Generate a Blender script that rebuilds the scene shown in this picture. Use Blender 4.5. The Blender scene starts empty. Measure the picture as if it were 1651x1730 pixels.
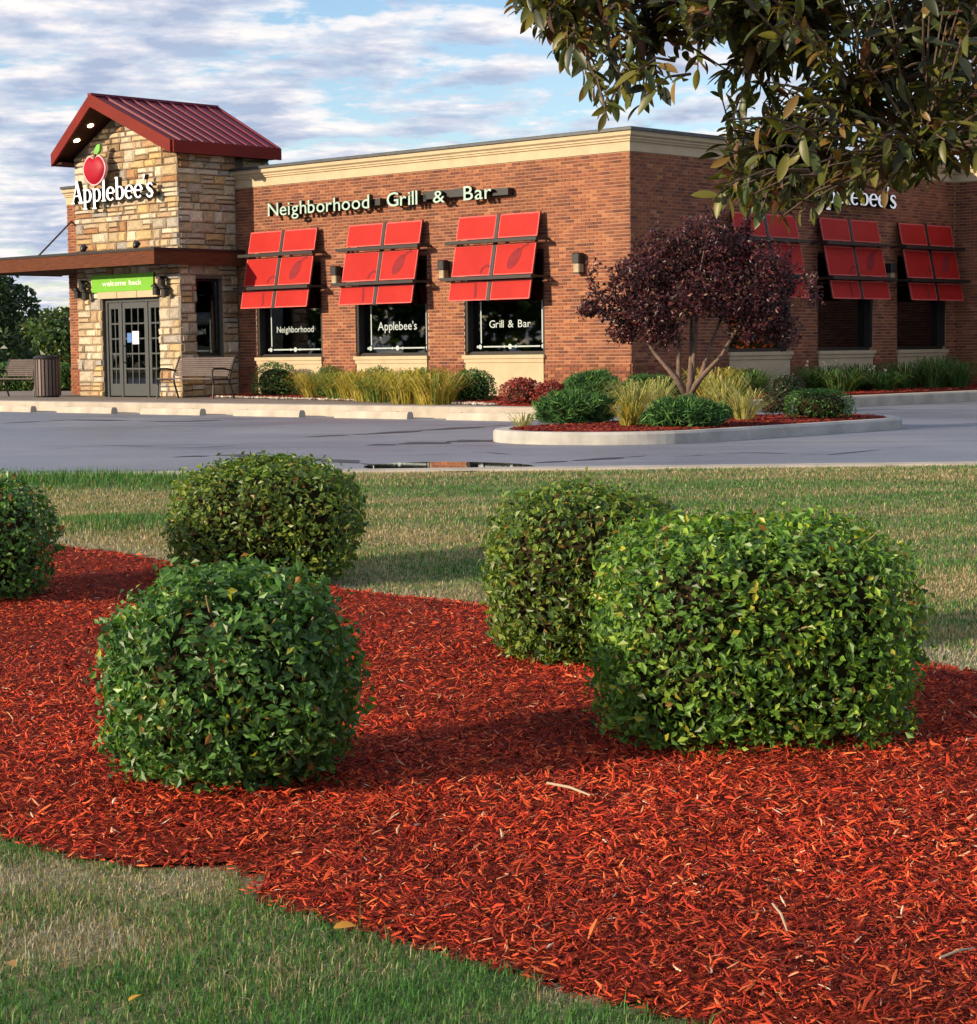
import bpy, bmesh, math, random
import numpy as np
from mathutils import Vector, Matrix
random.seed(7); rng = np.random.default_rng(7)
R_ = math.radians
scene = bpy.context.scene
COL = scene.collection

# ---------------------------------------------------------------- camera
EYE = np.array([0., 0., 1.5]); FPX = 3507.7; PITCH = 0.07696; ROLL = 0.01217
FW_ = np.array([0, math.cos(PITCH), -math.sin(PITCH)])
_r0 = np.array([1., 0, 0]); _u0 = np.array([0, math.sin(PITCH), math.cos(PITCH)])
RT_ = math.cos(ROLL)*_r0 - math.sin(ROLL)*_u0
UP_ = math.cos(ROLL)*_u0 + math.sin(ROLL)*_r0
cam_d = bpy.data.cameras.new('camera'); cam = bpy.data.objects.new('camera', cam_d); COL.objects.link(cam)
cam_d.sensor_fit = 'HORIZONTAL'; cam_d.sensor_width = 36; cam_d.lens = FPX/1651*36
cam_d.clip_start = 0.05; cam_d.clip_end = 4000
m = Matrix.Identity(4)
for i in range(3):
    m[i][0] = RT_[i]; m[i][1] = UP_[i]; m[i][2] = -FW_[i]; m[i][3] = EYE[i]
cam.matrix_world = m
scene.camera = cam

# ---------------------------------------------------------------- light
SUN_AZ = np.array([-0.883, -0.469]); SUN_AZ /= np.linalg.norm(SUN_AZ)   # horizontal direction towards the sun
SUN_EL = R_(15)
to_sun = Vector((SUN_AZ[0]*math.cos(SUN_EL), SUN_AZ[1]*math.cos(SUN_EL), math.sin(SUN_EL)))
sd = bpy.data.lights.new('sun', 'SUN'); sd.energy = 5.0; sd.angle = R_(0.6); sd.color = (1.0, 0.80, 0.56)
so = bpy.data.objects.new('sun', sd); COL.objects.link(so)
so.rotation_euler = to_sun.to_track_quat('Z', 'Y').to_euler()
so.location = (-20, -10, 30)
w = bpy.data.worlds.new('World'); scene.world = w; w.use_nodes = True
nt = w.node_tree; nt.nodes.clear()
def N(nt, t, **k):
    n = nt.nodes.new(t)
    for a, b in k.items(): setattr(n, a, b)
    return n
sky = N(nt, 'ShaderNodeTexSky'); sky.sky_type = 'NISHITA'; sky.sun_disc = False
sky.sun_elevation = SUN_EL; sky.sun_rotation = math.atan2(to_sun.x, to_sun.y)
sky.air_density = 1.0; sky.dust_density = 0.4; sky.ozone_density = 2.0
SKY_STR = 0.075
tc = N(nt, 'ShaderNodeTexCoord'); sep = N(nt, 'ShaderNodeSeparateXYZ'); nt.links.new(tc.outputs['Generated'], sep.inputs[0])
def math_(nt, op, a, b=None, c=None):
    n = N(nt, 'ShaderNodeMath', operation=op)
    for i, v in enumerate((a, b, c)):
        if v is None: continue
        if hasattr(v, 'is_linked'): nt.links.new(v, n.inputs[i])
        else: n.inputs[i].default_value = v
    return n.outputs[0]
zc = math_(nt, 'ADD', math_(nt, 'MAXIMUM', sep.outputs['Z'], 0.0), 0.11)
cmb = N(nt, 'ShaderNodeCombineXYZ')
nt.links.new(math_(nt, 'DIVIDE', sep.outputs['X'], zc), cmb.inputs[0])
nt.links.new(math_(nt, 'DIVIDE', sep.outputs['Y'], zc), cmb.inputs[1])
def wnoise(scale, detail, rough, off, dist=0.0):
    mp = N(nt, 'ShaderNodeMapping'); mp.inputs['Location'].default_value = off
    nt.links.new(cmb.outputs[0], mp.inputs[0])
    n = N(nt, 'ShaderNodeTexNoise'); n.inputs['Scale'].default_value = scale; n.inputs['Detail'].default_value = detail
    n.inputs['Roughness'].default_value = rough; n.inputs['Distortion'].default_value = dist
    nt.links.new(mp.outputs[0], n.inputs['Vector']); return n.outputs['Fac']
def ramp(nt, fac, stops):
    r = N(nt, 'ShaderNodeValToRGB')
    while len(r.color_ramp.elements) < len(stops): r.color_ramp.elements.new(0.5)
    for e, (p, c) in zip(r.color_ramp.elements, stops):
        e.position = p; e.color = (*c, 1) if len(c) == 3 else c
    nt.links.new(fac, r.inputs[0]); return r.outputs[0]
n1 = wnoise(4.4, 6, 0.60, (3.1, 1.7, 0), .1); n2 = wnoise(0.45, 3, 0.5, (9.0, 4.0, 0)); n3 = wnoise(4.4, 6, 0.60, (3.145, 1.61, 0), .1)
cov = math_(nt, 'ADD', math_(nt, 'MULTIPLY', n1, 0.75), math_(nt, 'MULTIPLY', n2, 0.45))
fac = ramp(nt, cov, [(0.52, (0, 0, 0)), (0.575, (.7, .7, .7)), (0.66, (1, 1, 1))])
ccol = ramp(nt, n3, [(0.40, (10.4, 9.8, 9.6)), (0.50, (7.0, 7.3, 8.4)), (0.62, (4.4, 5.2, 7.0))])
mix = N(nt, 'ShaderNodeMix', data_type='RGBA'); nt.links.new(fac, mix.inputs['Factor'])
gain = N(nt, 'ShaderNodeMix', data_type='RGBA', blend_type='MULTIPLY'); gain.inputs['Factor'].default_value = 1.0
nt.links.new(sky.outputs[0], gain.inputs['A']); gain.inputs['B'].default_value = (1.75, 1.80, 1.95, 1)
nt.links.new(gain.outputs['Result'], mix.inputs['A']); nt.links.new(ccol, mix.inputs['B'])
bg = N(nt, 'ShaderNodeBackground'); bg.inputs[1].default_value = SKY_STR
wo = N(nt, 'ShaderNodeOutputWorld'); nt.links.new(mix.outputs['Result'], bg.inputs[0]); nt.links.new(bg.outputs[0], wo.inputs[0])
vs = scene.view_settings; vs.view_transform = 'Standard'; vs.look = 'None'; vs.gamma = 1; vs.use_curve_mapping = False
vs.exposure = 0.45
cy = scene.cycles; cy.max_bounces = 5; cy.diffuse_bounces = 2; cy.glossy_bounces = 3; cy.transmission_bounces = 3; cy.transparent_max_bounces = 8; cy.caustics_reflective = False; cy.caustics_refractive = False; cy.use_adaptive_sampling = True; cy.adaptive_threshold = 0.02

# ---------------------------------------------------------------- calibration helpers
CX, CY_ = 825.5, 865.0
TH = 0.8167
CORNER = np.array([2.795, 40.3, 0.])                       # building corner on the ground plan
UX = np.array([math.cos(TH), math.sin(TH), 0]); UY = np.array([-math.sin(TH), math.cos(TH), 0])
def ray(x, y): return FW_ + RT_*(x-CX)/FPX - UP_*(y-CY_)/FPX
def G(x, y, z=0.): d = ray(x, y); return EYE + d*((z-1.5)/d[2])   # ground point seen at a photo position
def SIDE(x, out, z):   # point in the side bed at a given distance from the wall
    d = ray(x, 640); t = (-out-(EYE-CORNER)@UY)/(d@UY); p = EYE+d*t; p[2] = z; return p
def L2W(x, y, z=0.): return CORNER + UX*x + UY*y + np.array([0, 0, z])
def FWP(s, z, out=0.): return L2W(-out, s, z)              # point on the front wall
def RWP(t, z, out=0.): return L2W(t, -out, z)              # point on the side wall
ROT_F = TH - math.pi/2; ROT_R = TH

# ---------------------------------------------------------------- object helpers
def tag(o, label=None, cat=None, group=None, kind=None):
    if label: o['label'] = label
    if cat: o['category'] = cat
    if group: o['group'] = group
    if kind: o['kind'] = kind
    return o
def link(name, me, mat=None, parent=None):
    o = bpy.data.objects.new(name, me); COL.objects.link(o)
    if mat is not None and me is not None and not me.materials: me.materials.append(mat)
    if parent is not None: o.parent = parent
    return o
def empty(name, loc, rz=0., label=None, cat=None, group=None, parent=None):
    o = bpy.data.objects.new(name, None); COL.objects.link(o); o.empty_display_size = 0.2
    o.location = loc; o.rotation_euler = (0, 0, rz)
    if parent is not None: o.parent = parent
    return tag(o, label, cat, group)
def copy_tree(o, parent=None):
    c = o.copy(); COL.objects.link(c); c.parent = parent
    for ch in o.children: copy_tree(ch, c)
    return c
class MB:
    def __init__(s): s.v = []; s.f = []
    def add(s, v, f):
        b = len(s.v); s.v += [tuple(map(float, p)) for p in v]; s.f += [tuple(b+i for i in q) for q in f]; return s
    def box(s, x0, x1, y0, y1, z0, z1):
        return s.add([(x0,y0,z0),(x1,y0,z0),(x1,y1,z0),(x0,y1,z0),(x0,y0,z1),(x1,y0,z1),(x1,y1,z1),(x0,y1,z1)],
                     [(0,3,2,1),(4,5,6,7),(0,1,5,4),(1,2,6,5),(2,3,7,6),(3,0,4,7)])
    def cbox(s, x0, x1, y0, y1, z0, z1, c):
        """box with chamfered vertical and top edges"""
        v = []
        for z, k in ((z0, 0), (z1-c, 0), (z1, c)):
            a0, a1, b0, b1 = x0+k, x1-k, y0+k, y1-k
            v += [(a0+c,b0,z),(a1-c,b0,z),(a1,b0+c,z),(a1,b1-c,z),(a1-c,b1,z),(a0+c,b1,z),(a0,b1-c,z),(a0,b0+c,z)]
        f = [tuple(range(7,-1,-1)), tuple(range(16,24))]
        for r in (0, 8):
            f += [(r+i, r+(i+1) % 8, r+8+(i+1) % 8, r+8+i) for i in range(8)]
        return s.add(v, f)
    def tube(s, pts, rad, seg=6, cap=True):
        pts = [np.array(p, float) for p in pts]
        rad = [rad]*len(pts) if np.isscalar(rad) else list(rad)
        rings = []; prev = None
        for i, p in enumerate(pts):
            d = pts[min(i+1, len(pts)-1)] - pts[max(i-1, 0)]; d /= (np.linalg.norm(d)+1e-9)
            if prev is None:
                a = np.cross(d, [0, 0, 1.0]); a = np.cross(d, [1., 0, 0]) if np.linalg.norm(a) < 1e-3 else a
            else: a = prev - d*(prev@d)
            a /= (np.linalg.norm(a)+1e-9); prev = a; b = np.cross(d, a)
            rings.append([p + rad[i]*(a*math.cos(t)+b*math.sin(t)) for t in np.arange(seg)*2*math.pi/seg])
        v = [q for r in rings for q in r]; f = []
        for i in range(len(pts)-1):
            for k in range(seg):
                f.append((i*seg+k, i*seg+(k+1) % seg, (i+1)*seg+(k+1) % seg, (i+1)*seg+k))
        if cap: f += [tuple(range(seg-1, -1, -1)), tuple((len(pts)-1)*seg+k for k in range(seg))]
        return s.add(v, f)
    def lathe(s, prof, c=(0, 0, 0), seg=20):
        v = [(c[0]+r*math.cos(t), c[1]+r*math.sin(t), c[2]+z) for r, z in prof for t in np.arange(seg)*2*math.pi/seg]
        f = [(i*seg+k, i*seg+(k+1) % seg, (i+1)*seg+(k+1) % seg, (i+1)*seg+k) for i in range(len(prof)-1) for k in range(seg)]
        f += [tuple(range(seg-1, -1, -1)), tuple((len(prof)-1)*seg+k for k in range(seg))]
        return s.add(v, f)
    def prism(s, poly, z0, z1, axis='z'):
        """extrude a 2D polygon (counter-clockwise); axis z: (x,y)->z0..z1; axis y: (x,z) from y=z0 back to y=z1"""
        n = len(poly)
        if axis == 'z':
            v = [(a, b, z0) for a, b in poly] + [(a, b, z1) for a, b in poly]
            f = [tuple(range(n-1, -1, -1)), tuple(range(n, 2*n))] + [(i, (i+1) % n, n+(i+1) % n, n+i) for i in range(n)]
        else:
            v = [(a, z0, b) for a, b in poly] + [(a, z1, b) for a, b in poly]
            f = [tuple(range(n)), tuple(range(2*n-1, n-1, -1))] + [((i+1) % n, i, n+i, n+(i+1) % n) for i in range(n)]
        return s.add(v, f)
    def mesh(s, name, smooth=False):
        me = bpy.data.meshes.new(name); me.from_pydata(s.v, [], s.f)
        if smooth:
            me.polygons.foreach_set('use_smooth', [True]*len(me.polygons))
        me.update(); return me
    def build(s, name, mat, parent=None, smooth=False): return link(name, s.mesh(name, smooth), mat, parent)
def np_mesh(name, V, F, tint=None, smooth=False):
    """V (n,3), F (m,k) -> mesh, tint (n,3) stored as point colour"""
    me = bpy.data.meshes.new(name); V = np.ascontiguousarray(V, np.float32); F = np.ascontiguousarray(F, np.int32); k = F.shape[1]
    me.vertices.add(len(V)); me.vertices.foreach_set('co', V.ravel())
    me.loops.add(F.size); me.loops.foreach_set('vertex_index', F.ravel())
    me.polygons.add(len(F)); me.polygons.foreach_set('loop_start', np.arange(len(F), dtype=np.int32)*k)
    me.polygons.foreach_set('use_smooth', np.full(len(F), bool(smooth)))
    me.update(calc_edges=True)
    if tint is not None:
        a = me.attributes.new('tint', 'FLOAT_COLOR', 'POINT')
        a.data.foreach_set('color', np.concatenate([tint, np.ones((len(tint), 1))], 1).astype(np.float32).ravel())
    return me

# ---------------------------------------------------------------- materials
def mat_new(name):
    mt = bpy.data.materials.new(name); mt.use_nodes = True; t = mt.node_tree
    return mt, t, t.nodes['Principled BSDF']
def setp(b, col=None, rough=None, metal=None, spec=None):
    if col is not None: b.inputs['Base Color'].default_value = (*col, 1)
    if rough is not None: b.inputs['Roughness'].default_value = rough
    if metal is not None: b.inputs['Metallic'].default_value = metal
    if spec is not None: b.inputs['Specular IOR Level'].default_value = spec
def objnoise(t, scale, detail=5, rough=.6, stretch=None, coord='Object'):
    c = N(t, 'ShaderNodeTexCoord'); out = c.outputs[coord]
    if stretch:
        mp = N(t, 'ShaderNodeMapping'); mp.inputs['Scale'].default_value = stretch; t.links.new(out, mp.inputs[0]); out = mp.outputs[0]
    n = N(t, 'ShaderNodeTexNoise'); n.inputs['Scale'].default_value = scale; n.inputs['Detail'].default_value = detail
    n.inputs['Roughness'].default_value = rough; t.links.new(out, n.inputs['Vector']); return n.outputs['Fac']
def bump(t, b, h, strength=.3, dist=.01):
    n = N(t, 'ShaderNodeBump'); n.inputs['Strength'].default_value = strength; n.inputs['Distance'].default_value = dist
    t.links.new(h, n.inputs['Height']); t.links.new(n.outputs[0], b.inputs['Normal'])
def M_plain(name, c, rough=.6, metal=0., var=.18, scale=6., bmp=.15, spec=.5, stretch=None):
    mt, t, b = mat_new(name); setp(b, c, rough, metal, spec)
    f = objnoise(t, scale, stretch=stretch)
    lo = tuple(x*(1-var) for x in c); hi = tuple(min(1, x*(1+var)) for x in c)
    t.links.new(ramp(t, f, [(.3, lo), (.7, hi)]), b.inputs['Base Color'])
    if bmp: bump(t, b, objnoise(t, scale*8), bmp, .004)
    return mt
def M_leaf(name, transl=.35, rough=.42, spec=.5):
    mt, t, b = mat_new(name); a = N(t, 'ShaderNodeAttribute', attribute_name='tint')
    setp(b, None, rough, 0, spec); t.links.new(a.outputs['Color'], b.inputs['Base Color'])
    tr = N(t, 'ShaderNodeBsdfTranslucent'); mul = N(t, 'ShaderNodeMix', data_type='RGBA', blend_type='MULTIPLY'); mul.inputs['Factor'].default_value = 1
    t.links.new(a.outputs['Color'], mul.inputs['A']); mul.inputs['B'].default_value = (1.5, 1.5, .7, 1)
    t.links.new(mul.outputs['Result'], tr.inputs[0])
    mx = N(t, 'ShaderNodeMixShader'); mx.inputs[0].default_value = transl
    t.links.new(b.outputs[0], mx.inputs[1]); t.links.new(tr.outputs[0], mx.inputs[2])
    t.links.new(mx.outputs[0], t.nodes['Material Output'].inputs[0]); return mt
def M_rand(name, stops, rough=.8, src='obj', grain=30., bmp=.4, spec=.3, dirt=.25):
    """colour picked per piece: object random or the piece's own tint attribute"""
    mt, t, b = mat_new(name); setp(b, None, rough, 0, spec)
    if src == 'obj': f = N(t, 'ShaderNodeObjectInfo').outputs['Random']
    else: f = N(t, 'ShaderNodeAttribute', attribute_name='tint').outputs['Fac']
    col = ramp(t, f, stops)
    g = ramp(t, objnoise(t, grain, coord='Object'), [(.3, (1-dirt,)*3), (.7, (1+dirt*.6,)*3)])
    mul = N(t, 'ShaderNodeMix', data_type='RGBA', blend_type='MULTIPLY'); mul.inputs['Factor'].default_value = 1
    t.links.new(col, mul.inputs['A']); t.links.new(g, mul.inputs['B']); t.links.new(mul.outputs['Result'], b.inputs['Base Color'])
    ge = N(t, 'ShaderNodeNewGeometry'); wn = N(t, 'ShaderNodeTexNoise'); wn.inputs['Scale'].default_value = .8; wn.inputs['Detail'].default_value = 5; mpw = N(t, 'ShaderNodeMapping'); mpw.inputs['Scale'].default_value = (1, 1, .35)
    t.links.new(ge.outputs['Position'], mpw.inputs[0]); t.links.new(mpw.outputs[0], wn.inputs['Vector'])
    m2 = N(t, 'ShaderNodeMix', data_type='RGBA', blend_type='MULTIPLY'); m2.inputs['Factor'].default_value = 1
    t.links.new(mul.outputs['Result'], m2.inputs['A']); t.links.new(ramp(t, wn.outputs['Fac'], [(.32, (.74, .73, .74)), (.5, (.96, .96, .96)), (.68, (1.12, 1.1, 1.06))]), m2.inputs['B']); t.links.new(m2.outputs['Result'], b.inputs['Base Color'])
    bump(t, b, objnoise(t, grain*2), bmp, .005); return mt
def M_tint(name, rough=.85, spec=.2):
    mt, t, b = mat_new(name); a = N(t, 'ShaderNodeAttribute', attribute_name='tint')
    setp(b, None, rough, 0, spec); t.links.new(a.outputs['Color'], b.inputs['Base Color']); return mt
BRICK = [(0, (.125, .042, .030)), (.25, (.235, .080, .042)), (.5, (.295, .106, .050)), (.72, (.18, .062, .038)), (.86, (.28, .098, .048)), (1, (.37, .155, .074))]
m_brick_o = M_rand('brick_single', BRICK, .85); m_brick_a = M_rand('brick_rest', BRICK, .85, 'attr')
m_mortar = M_plain('mortar', (.40, .28, .19), .95, var=.12, scale=20)
STONE = [(0, (.27, .18, .10)), (.13, (.52, .41, .26)), (.26, (.66, .58, .44)), (.38, (.38, .31, .21)), (.5, (.54, .37, .17)), (.62, (.32, .30, .27)), (.74, (.58, .48, .34)), (.84, (.35, .19, .09)), (.92, (.46, .38, .26)), (1, (.70, .64, .53))]
m_stone = M_rand('ledge_stone', STONE, .9, grain=4., bmp=.9, dirt=.35)
m_stone_mortar = M_plain('stone_mortar', (.13, .105, .08), .95)
m_precast = M_plain('precast', (.47, .375, .24), .8, var=.10, scale=3)
m_cornice_cap = M_plain('cap_metal', (.07, .075, .08), .45, .6, bmp=0)
m_roof = M_plain('roof_metal', (.15, .015, .034), .5, .0, var=.12, scale=1.2, bmp=.03, spec=.3)
m_fascia = M_plain('fascia_red', (.17, .022, .016), .65, var=.12, scale=2, bmp=.05, spec=.1)
m_soffit = M_plain('soffit', (.055, .025, .016), .8, spec=.1)
m_canopy = M_plain('canopy_wood', (.105, .036, .018), .7, var=.3, scale=3, stretch=(1, 1, 14), spec=.1)
m_dark = M_plain('dark_metal', (.022, .02, .02), .45, .3, bmp=0)
m_bronze = M_plain('bronze_frame', (.030, .026, .024), .4, .4, bmp=0)
m_doorgrey = M_plain('door_paint', (.050, .056, .058), .45, var=.08, bmp=0)
def M_panel():
    mt, t, b = mat_new('awning_red'); setp(b, (.62, .045, .028), .5, 0, .10)
    f = objnoise(t, 1.3); t.links.new(ramp(t, f, [(.3, (.35, .016, .014)), (.7, (.42, .025, .019))]), b.inputs['Base Color'])
    return mt
m_awn = M_panel()
m_awn_print = M_plain('awning_print', (.22, .030, .035), .8, bmp=0, spec=.05)
m_awn_rim = M_plain('awning_rim', (.58, .11, .10), .6, bmp=0, spec=.1)
m_white = M_plain('sign_white', (.86, .87, .88), .4, bmp=0, var=.03)
m_litletter, _t, _b = mat_new('lit_letter'); setp(_b, (.84, .86, .88), .4); _b.inputs['Emission Color'].default_value = (.9, .95, 1, 1); _b.inputs['Emission Strength'].default_value = .22
def M_signface():
    return M_plain('sign_face', (.33, .47, .40), .5, bmp=0, var=.12, scale=9)  # plain greenish letter face colour, no emission
m_signgreen = M_signface()
m_black = M_plain('sign_black', (.010, .011, .012), .5, bmp=0)
m_apple = M_plain('apple_red', (.34, .006, .022), .5, bmp=0, var=.12, scale=2, spec=.2)
m_applerim = M_plain('apple_rim', (.85, .45, .48), .35, bmp=0)
m_leafgreen = M_plain('emblem_green', (.16, .46, .06), .4, bmp=0)
m_banner = M_plain('banner_green', (.13, .40, .012), .6, bmp=.05, var=.06)
m_decal = M_plain('window_decal', (.36, .43, .44), .6, bmp=0, var=.1)
m_concrete = M_plain('kerb_concrete', (.41, .365, .30), .9, var=.22, scale=2.2, bmp=.3)
m_island_kerb = M_plain('island_concrete', (.40, .39, .36), .9, var=.25, scale=2.5, bmp=.3)
m_walk = M_plain('walk_concrete', (.20, .165, .14), .9, var=.25, scale=1.5, bmp=.3)
m_bark = M_plain('bark', (.085, .060, .045), .9, var=.4, scale=14, bmp=.8)
m_bark_plum = M_plain('plum_bark', (.15, .10, .075), .9, var=.4, scale=14, bmp=.8)
m_leaf = M_leaf('leaves'); m_leaf_dark = M_leaf('plum_leaves', .18); m_needle = M_leaf('evergreen', .12, .7); m_blade = M_leaf('blades', .3, .6)
m_treeleaf = M_leaf('tree_leaves', .30, .42, .45)
m_chip = M_tint('mulch_chips', .8, .25)
m_pebble = M_tint('pebbles', .8, .3)
def M_glass(name, tint=(.02, .025, .028)):
    mt, t, b = mat_new(name); t.nodes.remove(b)
    gl = N(t, 'ShaderNodeBsdfGlossy'); gl.inputs['Roughness'].default_value = .015; gl.inputs[0].default_value = (.9, .95, 1, 1)
    tr = N(t, 'ShaderNodeBsdfTransparent'); tr.inputs[0].default_value = (.42, .46, .46, 1)
    fr = N(t, 'ShaderNodeFresnel'); fr.inputs[0].default_value = 1.52
    f2 = math_(t, 'ADD', math_(t, 'MULTIPLY', fr.outputs[0], 1.3), .05)
    mx = N(t, 'ShaderNodeMixShader'); t.links.new(f2, mx.inputs[0]); t.links.new(tr.outputs[0], mx.inputs[1]); t.links.new(gl.outputs[0], mx.inputs[2])
    t.links.new(mx.outputs[0], t.nodes['Material Output'].inputs[0]); return mt
m_glass = M_glass('window_glass')
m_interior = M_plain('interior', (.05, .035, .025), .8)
def M_emit(name, c, s):
    mt, t, b = mat_new(name); setp(b, (.8, .7, .5), .4); b.inputs['Emission Color'].default_value = (*c, 1); b.inputs['Emission Strength'].default_value = s; return mt
m_bulb = M_emit('lit_bulb', (1, .72, .34), 9.0)
m_lampglass = M_plain('lamp_glass', (.35, .28, .18), .4, bmp=0)
def M_asphalt():
    mt, t, b = mat_new('asphalt'); setp(b, None, .62, 0, .5)
    big = objnoise(t, .22, 6, .65, coord='Object'); fine = objnoise(t, 60, 3)
    streak = objnoise(t, .9, 5, .6, stretch=(.22, 2.2, 1))
    c1 = ramp(t, big, [(.30, (.13, .145, .18)), (.5, (.19, .205, .245)), (.72, (.26, .27, .30))])  # bluish stops put the sky's reflection into the base colour
    c2 = ramp(t, streak, [(.30, (.50, .50, .52)), (.42, (.92, .92, .92)), (.6, (1, 1, 1))])
    c3 = ramp(t, fine, [(.3, (.75, .75, .75)), (.7, (1.2, 1.2, 1.2))])
    x = N(t, 'ShaderNodeMix', data_type='RGBA', blend_type='MULTIPLY'); x.inputs['Factor'].default_value = 1; t.links.new(c1, x.inputs['A']); t.links.new(c2, x.inputs['B'])
    y = N(t, 'ShaderNodeMix', data_type='RGBA', blend_type='MULTIPLY'); y.inputs['Factor'].default_value = 1; t.links.new(x.outputs['Result'], y.inputs['A']); t.links.new(c3, y.inputs['B'])
    t.links.new(y.outputs['Result'], b.inputs['Base Color'])
    rr = N(t, 'ShaderNodeMapRange'); t.links.new(big, rr.inputs[0]); rr.inputs['From Min'].default_value = .35; rr.inputs['From Max'].default_value = .65; rr.inputs['To Min'].default_value = .42; rr.inputs['To Max'].default_value = .66
    t.links.new(rr.outputs[0], b.inputs['Roughness']); bump(t, b, fine, .35, .004); return mt
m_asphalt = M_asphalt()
m_tar = M_plain('tar_seal', (.030, .030, .033), .55, var=.2, bmp=.1)
def M_water():
    mt, t, b = mat_new('puddle_water'); setp(b, (.02, .02, .022), .02, 0, .8); return mt
m_water = M_water()
def M_soil(name, stops, scale):
    mt, t, b = mat_new(name); setp(b, None, .95, 0, .1)
    t.links.new(ramp(t, objnoise(t, scale, 8, .7), stops), b.inputs['Base Color']); bump(t, b, objnoise(t, scale*3), .8, .03); return mt
m_mulchbase = M_soil('mulch_base', [(.3, (.06, .010, .006)), (.55, (.16, .020, .010)), (.75, (.26, .036, .016))], 26)
m_lawnbase = M_soil('lawn_soil', [(.3, (.11, .115, .045)), (.5, (.24, .20, .11)), (.7, (.34, .28, .18))], 3)

# ---------------------------------------------------------------- small numpy noise
def vnoise(P, freq, seed):
    r = np.random.default_rng(seed); out = np.zeros(len(P))
    for k in range(5):
        d = r.normal(size=P.shape[1]); d /= np.linalg.norm(d); ph = r.uniform(0, 6.28); fq = freq*(.6+.35*k)
        out += np.sin(P@d*fq + ph + 1.7*np.sin(P@np.roll(d, 1)*fq*.6+ph*2))
    return out/5
def ground_z(Y): return np.interp(Y, [12.2, 14, 19.9, 20.0], [0, .03, .345, .35])

# ================================================================ GROUND
ys = [-300, -30, 0, 3, 6, 9, 12.2, 13, 14, 15, 16, 17, 18, 19, 19.9, 20.0, 60, 140, 400, 1500]
xs = [-1500, -300, -60, -20, -8, -4, 0, 4, 8, 20, 60, 300, 1500]
V = np.array([(x, y, float(ground_z(y))) for y in ys for x in xs]); nx = len(xs)
F = np.array([(j*nx+i, j*nx+i+1, (j+1)*nx+i+1, (j+1)*nx+i) for j in range(len(ys)-1) for i in range(nx-1)])
o = link('ground', np_mesh('ground', V, F), m_lawnbase); tag(o, kind='structure')
ZL = .356
mb = MB(); mb.add([(-70, 20.35, ZL), (70, 20.35, ZL), (70, 78, ZL), (-70, 78, ZL)], [(0, 1, 2, 3)])
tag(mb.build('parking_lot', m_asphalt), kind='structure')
mb = MB(); mb.cbox(-70, 70, 19.98, 20.36, .2, .372, .012)
tag(mb.build('lawn_kerb', m_concrete), kind='structure')
def smooth_poly(pts, it=2):
    pts = [np.array(p, float) for p in pts]
    for _ in range(it):
        q = []
        for i in range(len(pts)):
            a, b = pts[i], pts[(i+1) % len(pts)]; q += [a*.75+b*.25, a*.25+b*.75]
        pts = q
    return pts
# puddle and tar seams
pud = [G(x, y, ZL)[:2] for x, y in [(600, 789), (660, 796), (760, 797), (850, 795), (915, 790), (880, 783), (760, 780), (660, 782)]]
pud = smooth_poly(pud, 2)
mb = MB(); mb.add([(p[0], p[1], ZL+.004) for p in pud], [tuple(range(len(pud)))])
tag(mb.build('puddle', m_water), kind='structure')
def ribbon(px, wd, z):
    P = [G(x, y, z) for x, y in px]; Q = []
    for i in range(len(P)-1):
        for k in range(5): Q.append(P[i]*(1-k/5)+P[i+1]*(k/5))
    Q.append(P[-1]); v = []; f = []
    for i, p in enumerate(Q):
        d = Q[min(i+1, len(Q)-1)]-Q[max(i-1, 0)]; n = np.array([-d[1], d[0], 0]); n /= np.linalg.norm(n)+1e-9
        ww = wd*(.55+.45*math.sin(i*1.3)+.25*math.sin(i*3.7))*min(1, .15+i*.25, .15+(len(Q)-1-i)*.25)
        v += [p+n*ww/2, p-n*ww/2]
    f = [(2*i, 2*i+1, 2*i+3, 2*i+2) for i in range(len(Q)-1)]
    return v, f
for k, (px, wd) in enumerate([([(515, 738), (640, 732), (760, 724), (860, 718)], .45), ([(620, 752), (700, 749), (790, 745), (860, 742)], .8),
                 ([(290, 772), (400, 768), (480, 774), (560, 777), (640, 786)], .42), ([(900, 782), (1000, 776), (1090, 770)], .3),
                 ([(0, 715), (120, 709), (300, 712), (430, 708)], .4)]):
    v, f = ribbon(px, wd, ZL+.004)
    mb = MB(); mb.add(v, f); o = mb.build('tar_seam', m_tar); tag(o, kind='structure')

for px, wd in [([(60, 760), (180, 752), (330, 756), (470, 748)], .05), ([(1130, 772), (1260, 764), (1400, 768), (1560, 752)], .06), ([(700, 768), (820, 764), (900, 770)], .05)]:
    v, f = ribbon(px, wd, ZL+.004); mb = MB(); mb.add(v, f); tag(mb.build('asphalt_crack', m_tar), kind='structure')
# raised pad round the building: local plan (x across the front, y along it)
pad = [(-5.5, 30), (-5.5, -1.2), (-5.3, -2.3), (-4.7, -3.0), (-3.8, -3.3), (8.2, -3.3), (8.2, -2.5), (12.2, -2.5), (30, -2.5), (30, 30)]
PZ = .55
mb = MB(); mb.prism([tuple(L2W(x, y)[:2]) for x, y in pad[::-1]][::-1], .2, PZ)
o = mb.build('sidewalk', m_walk); tag(o, kind='structure')
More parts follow.
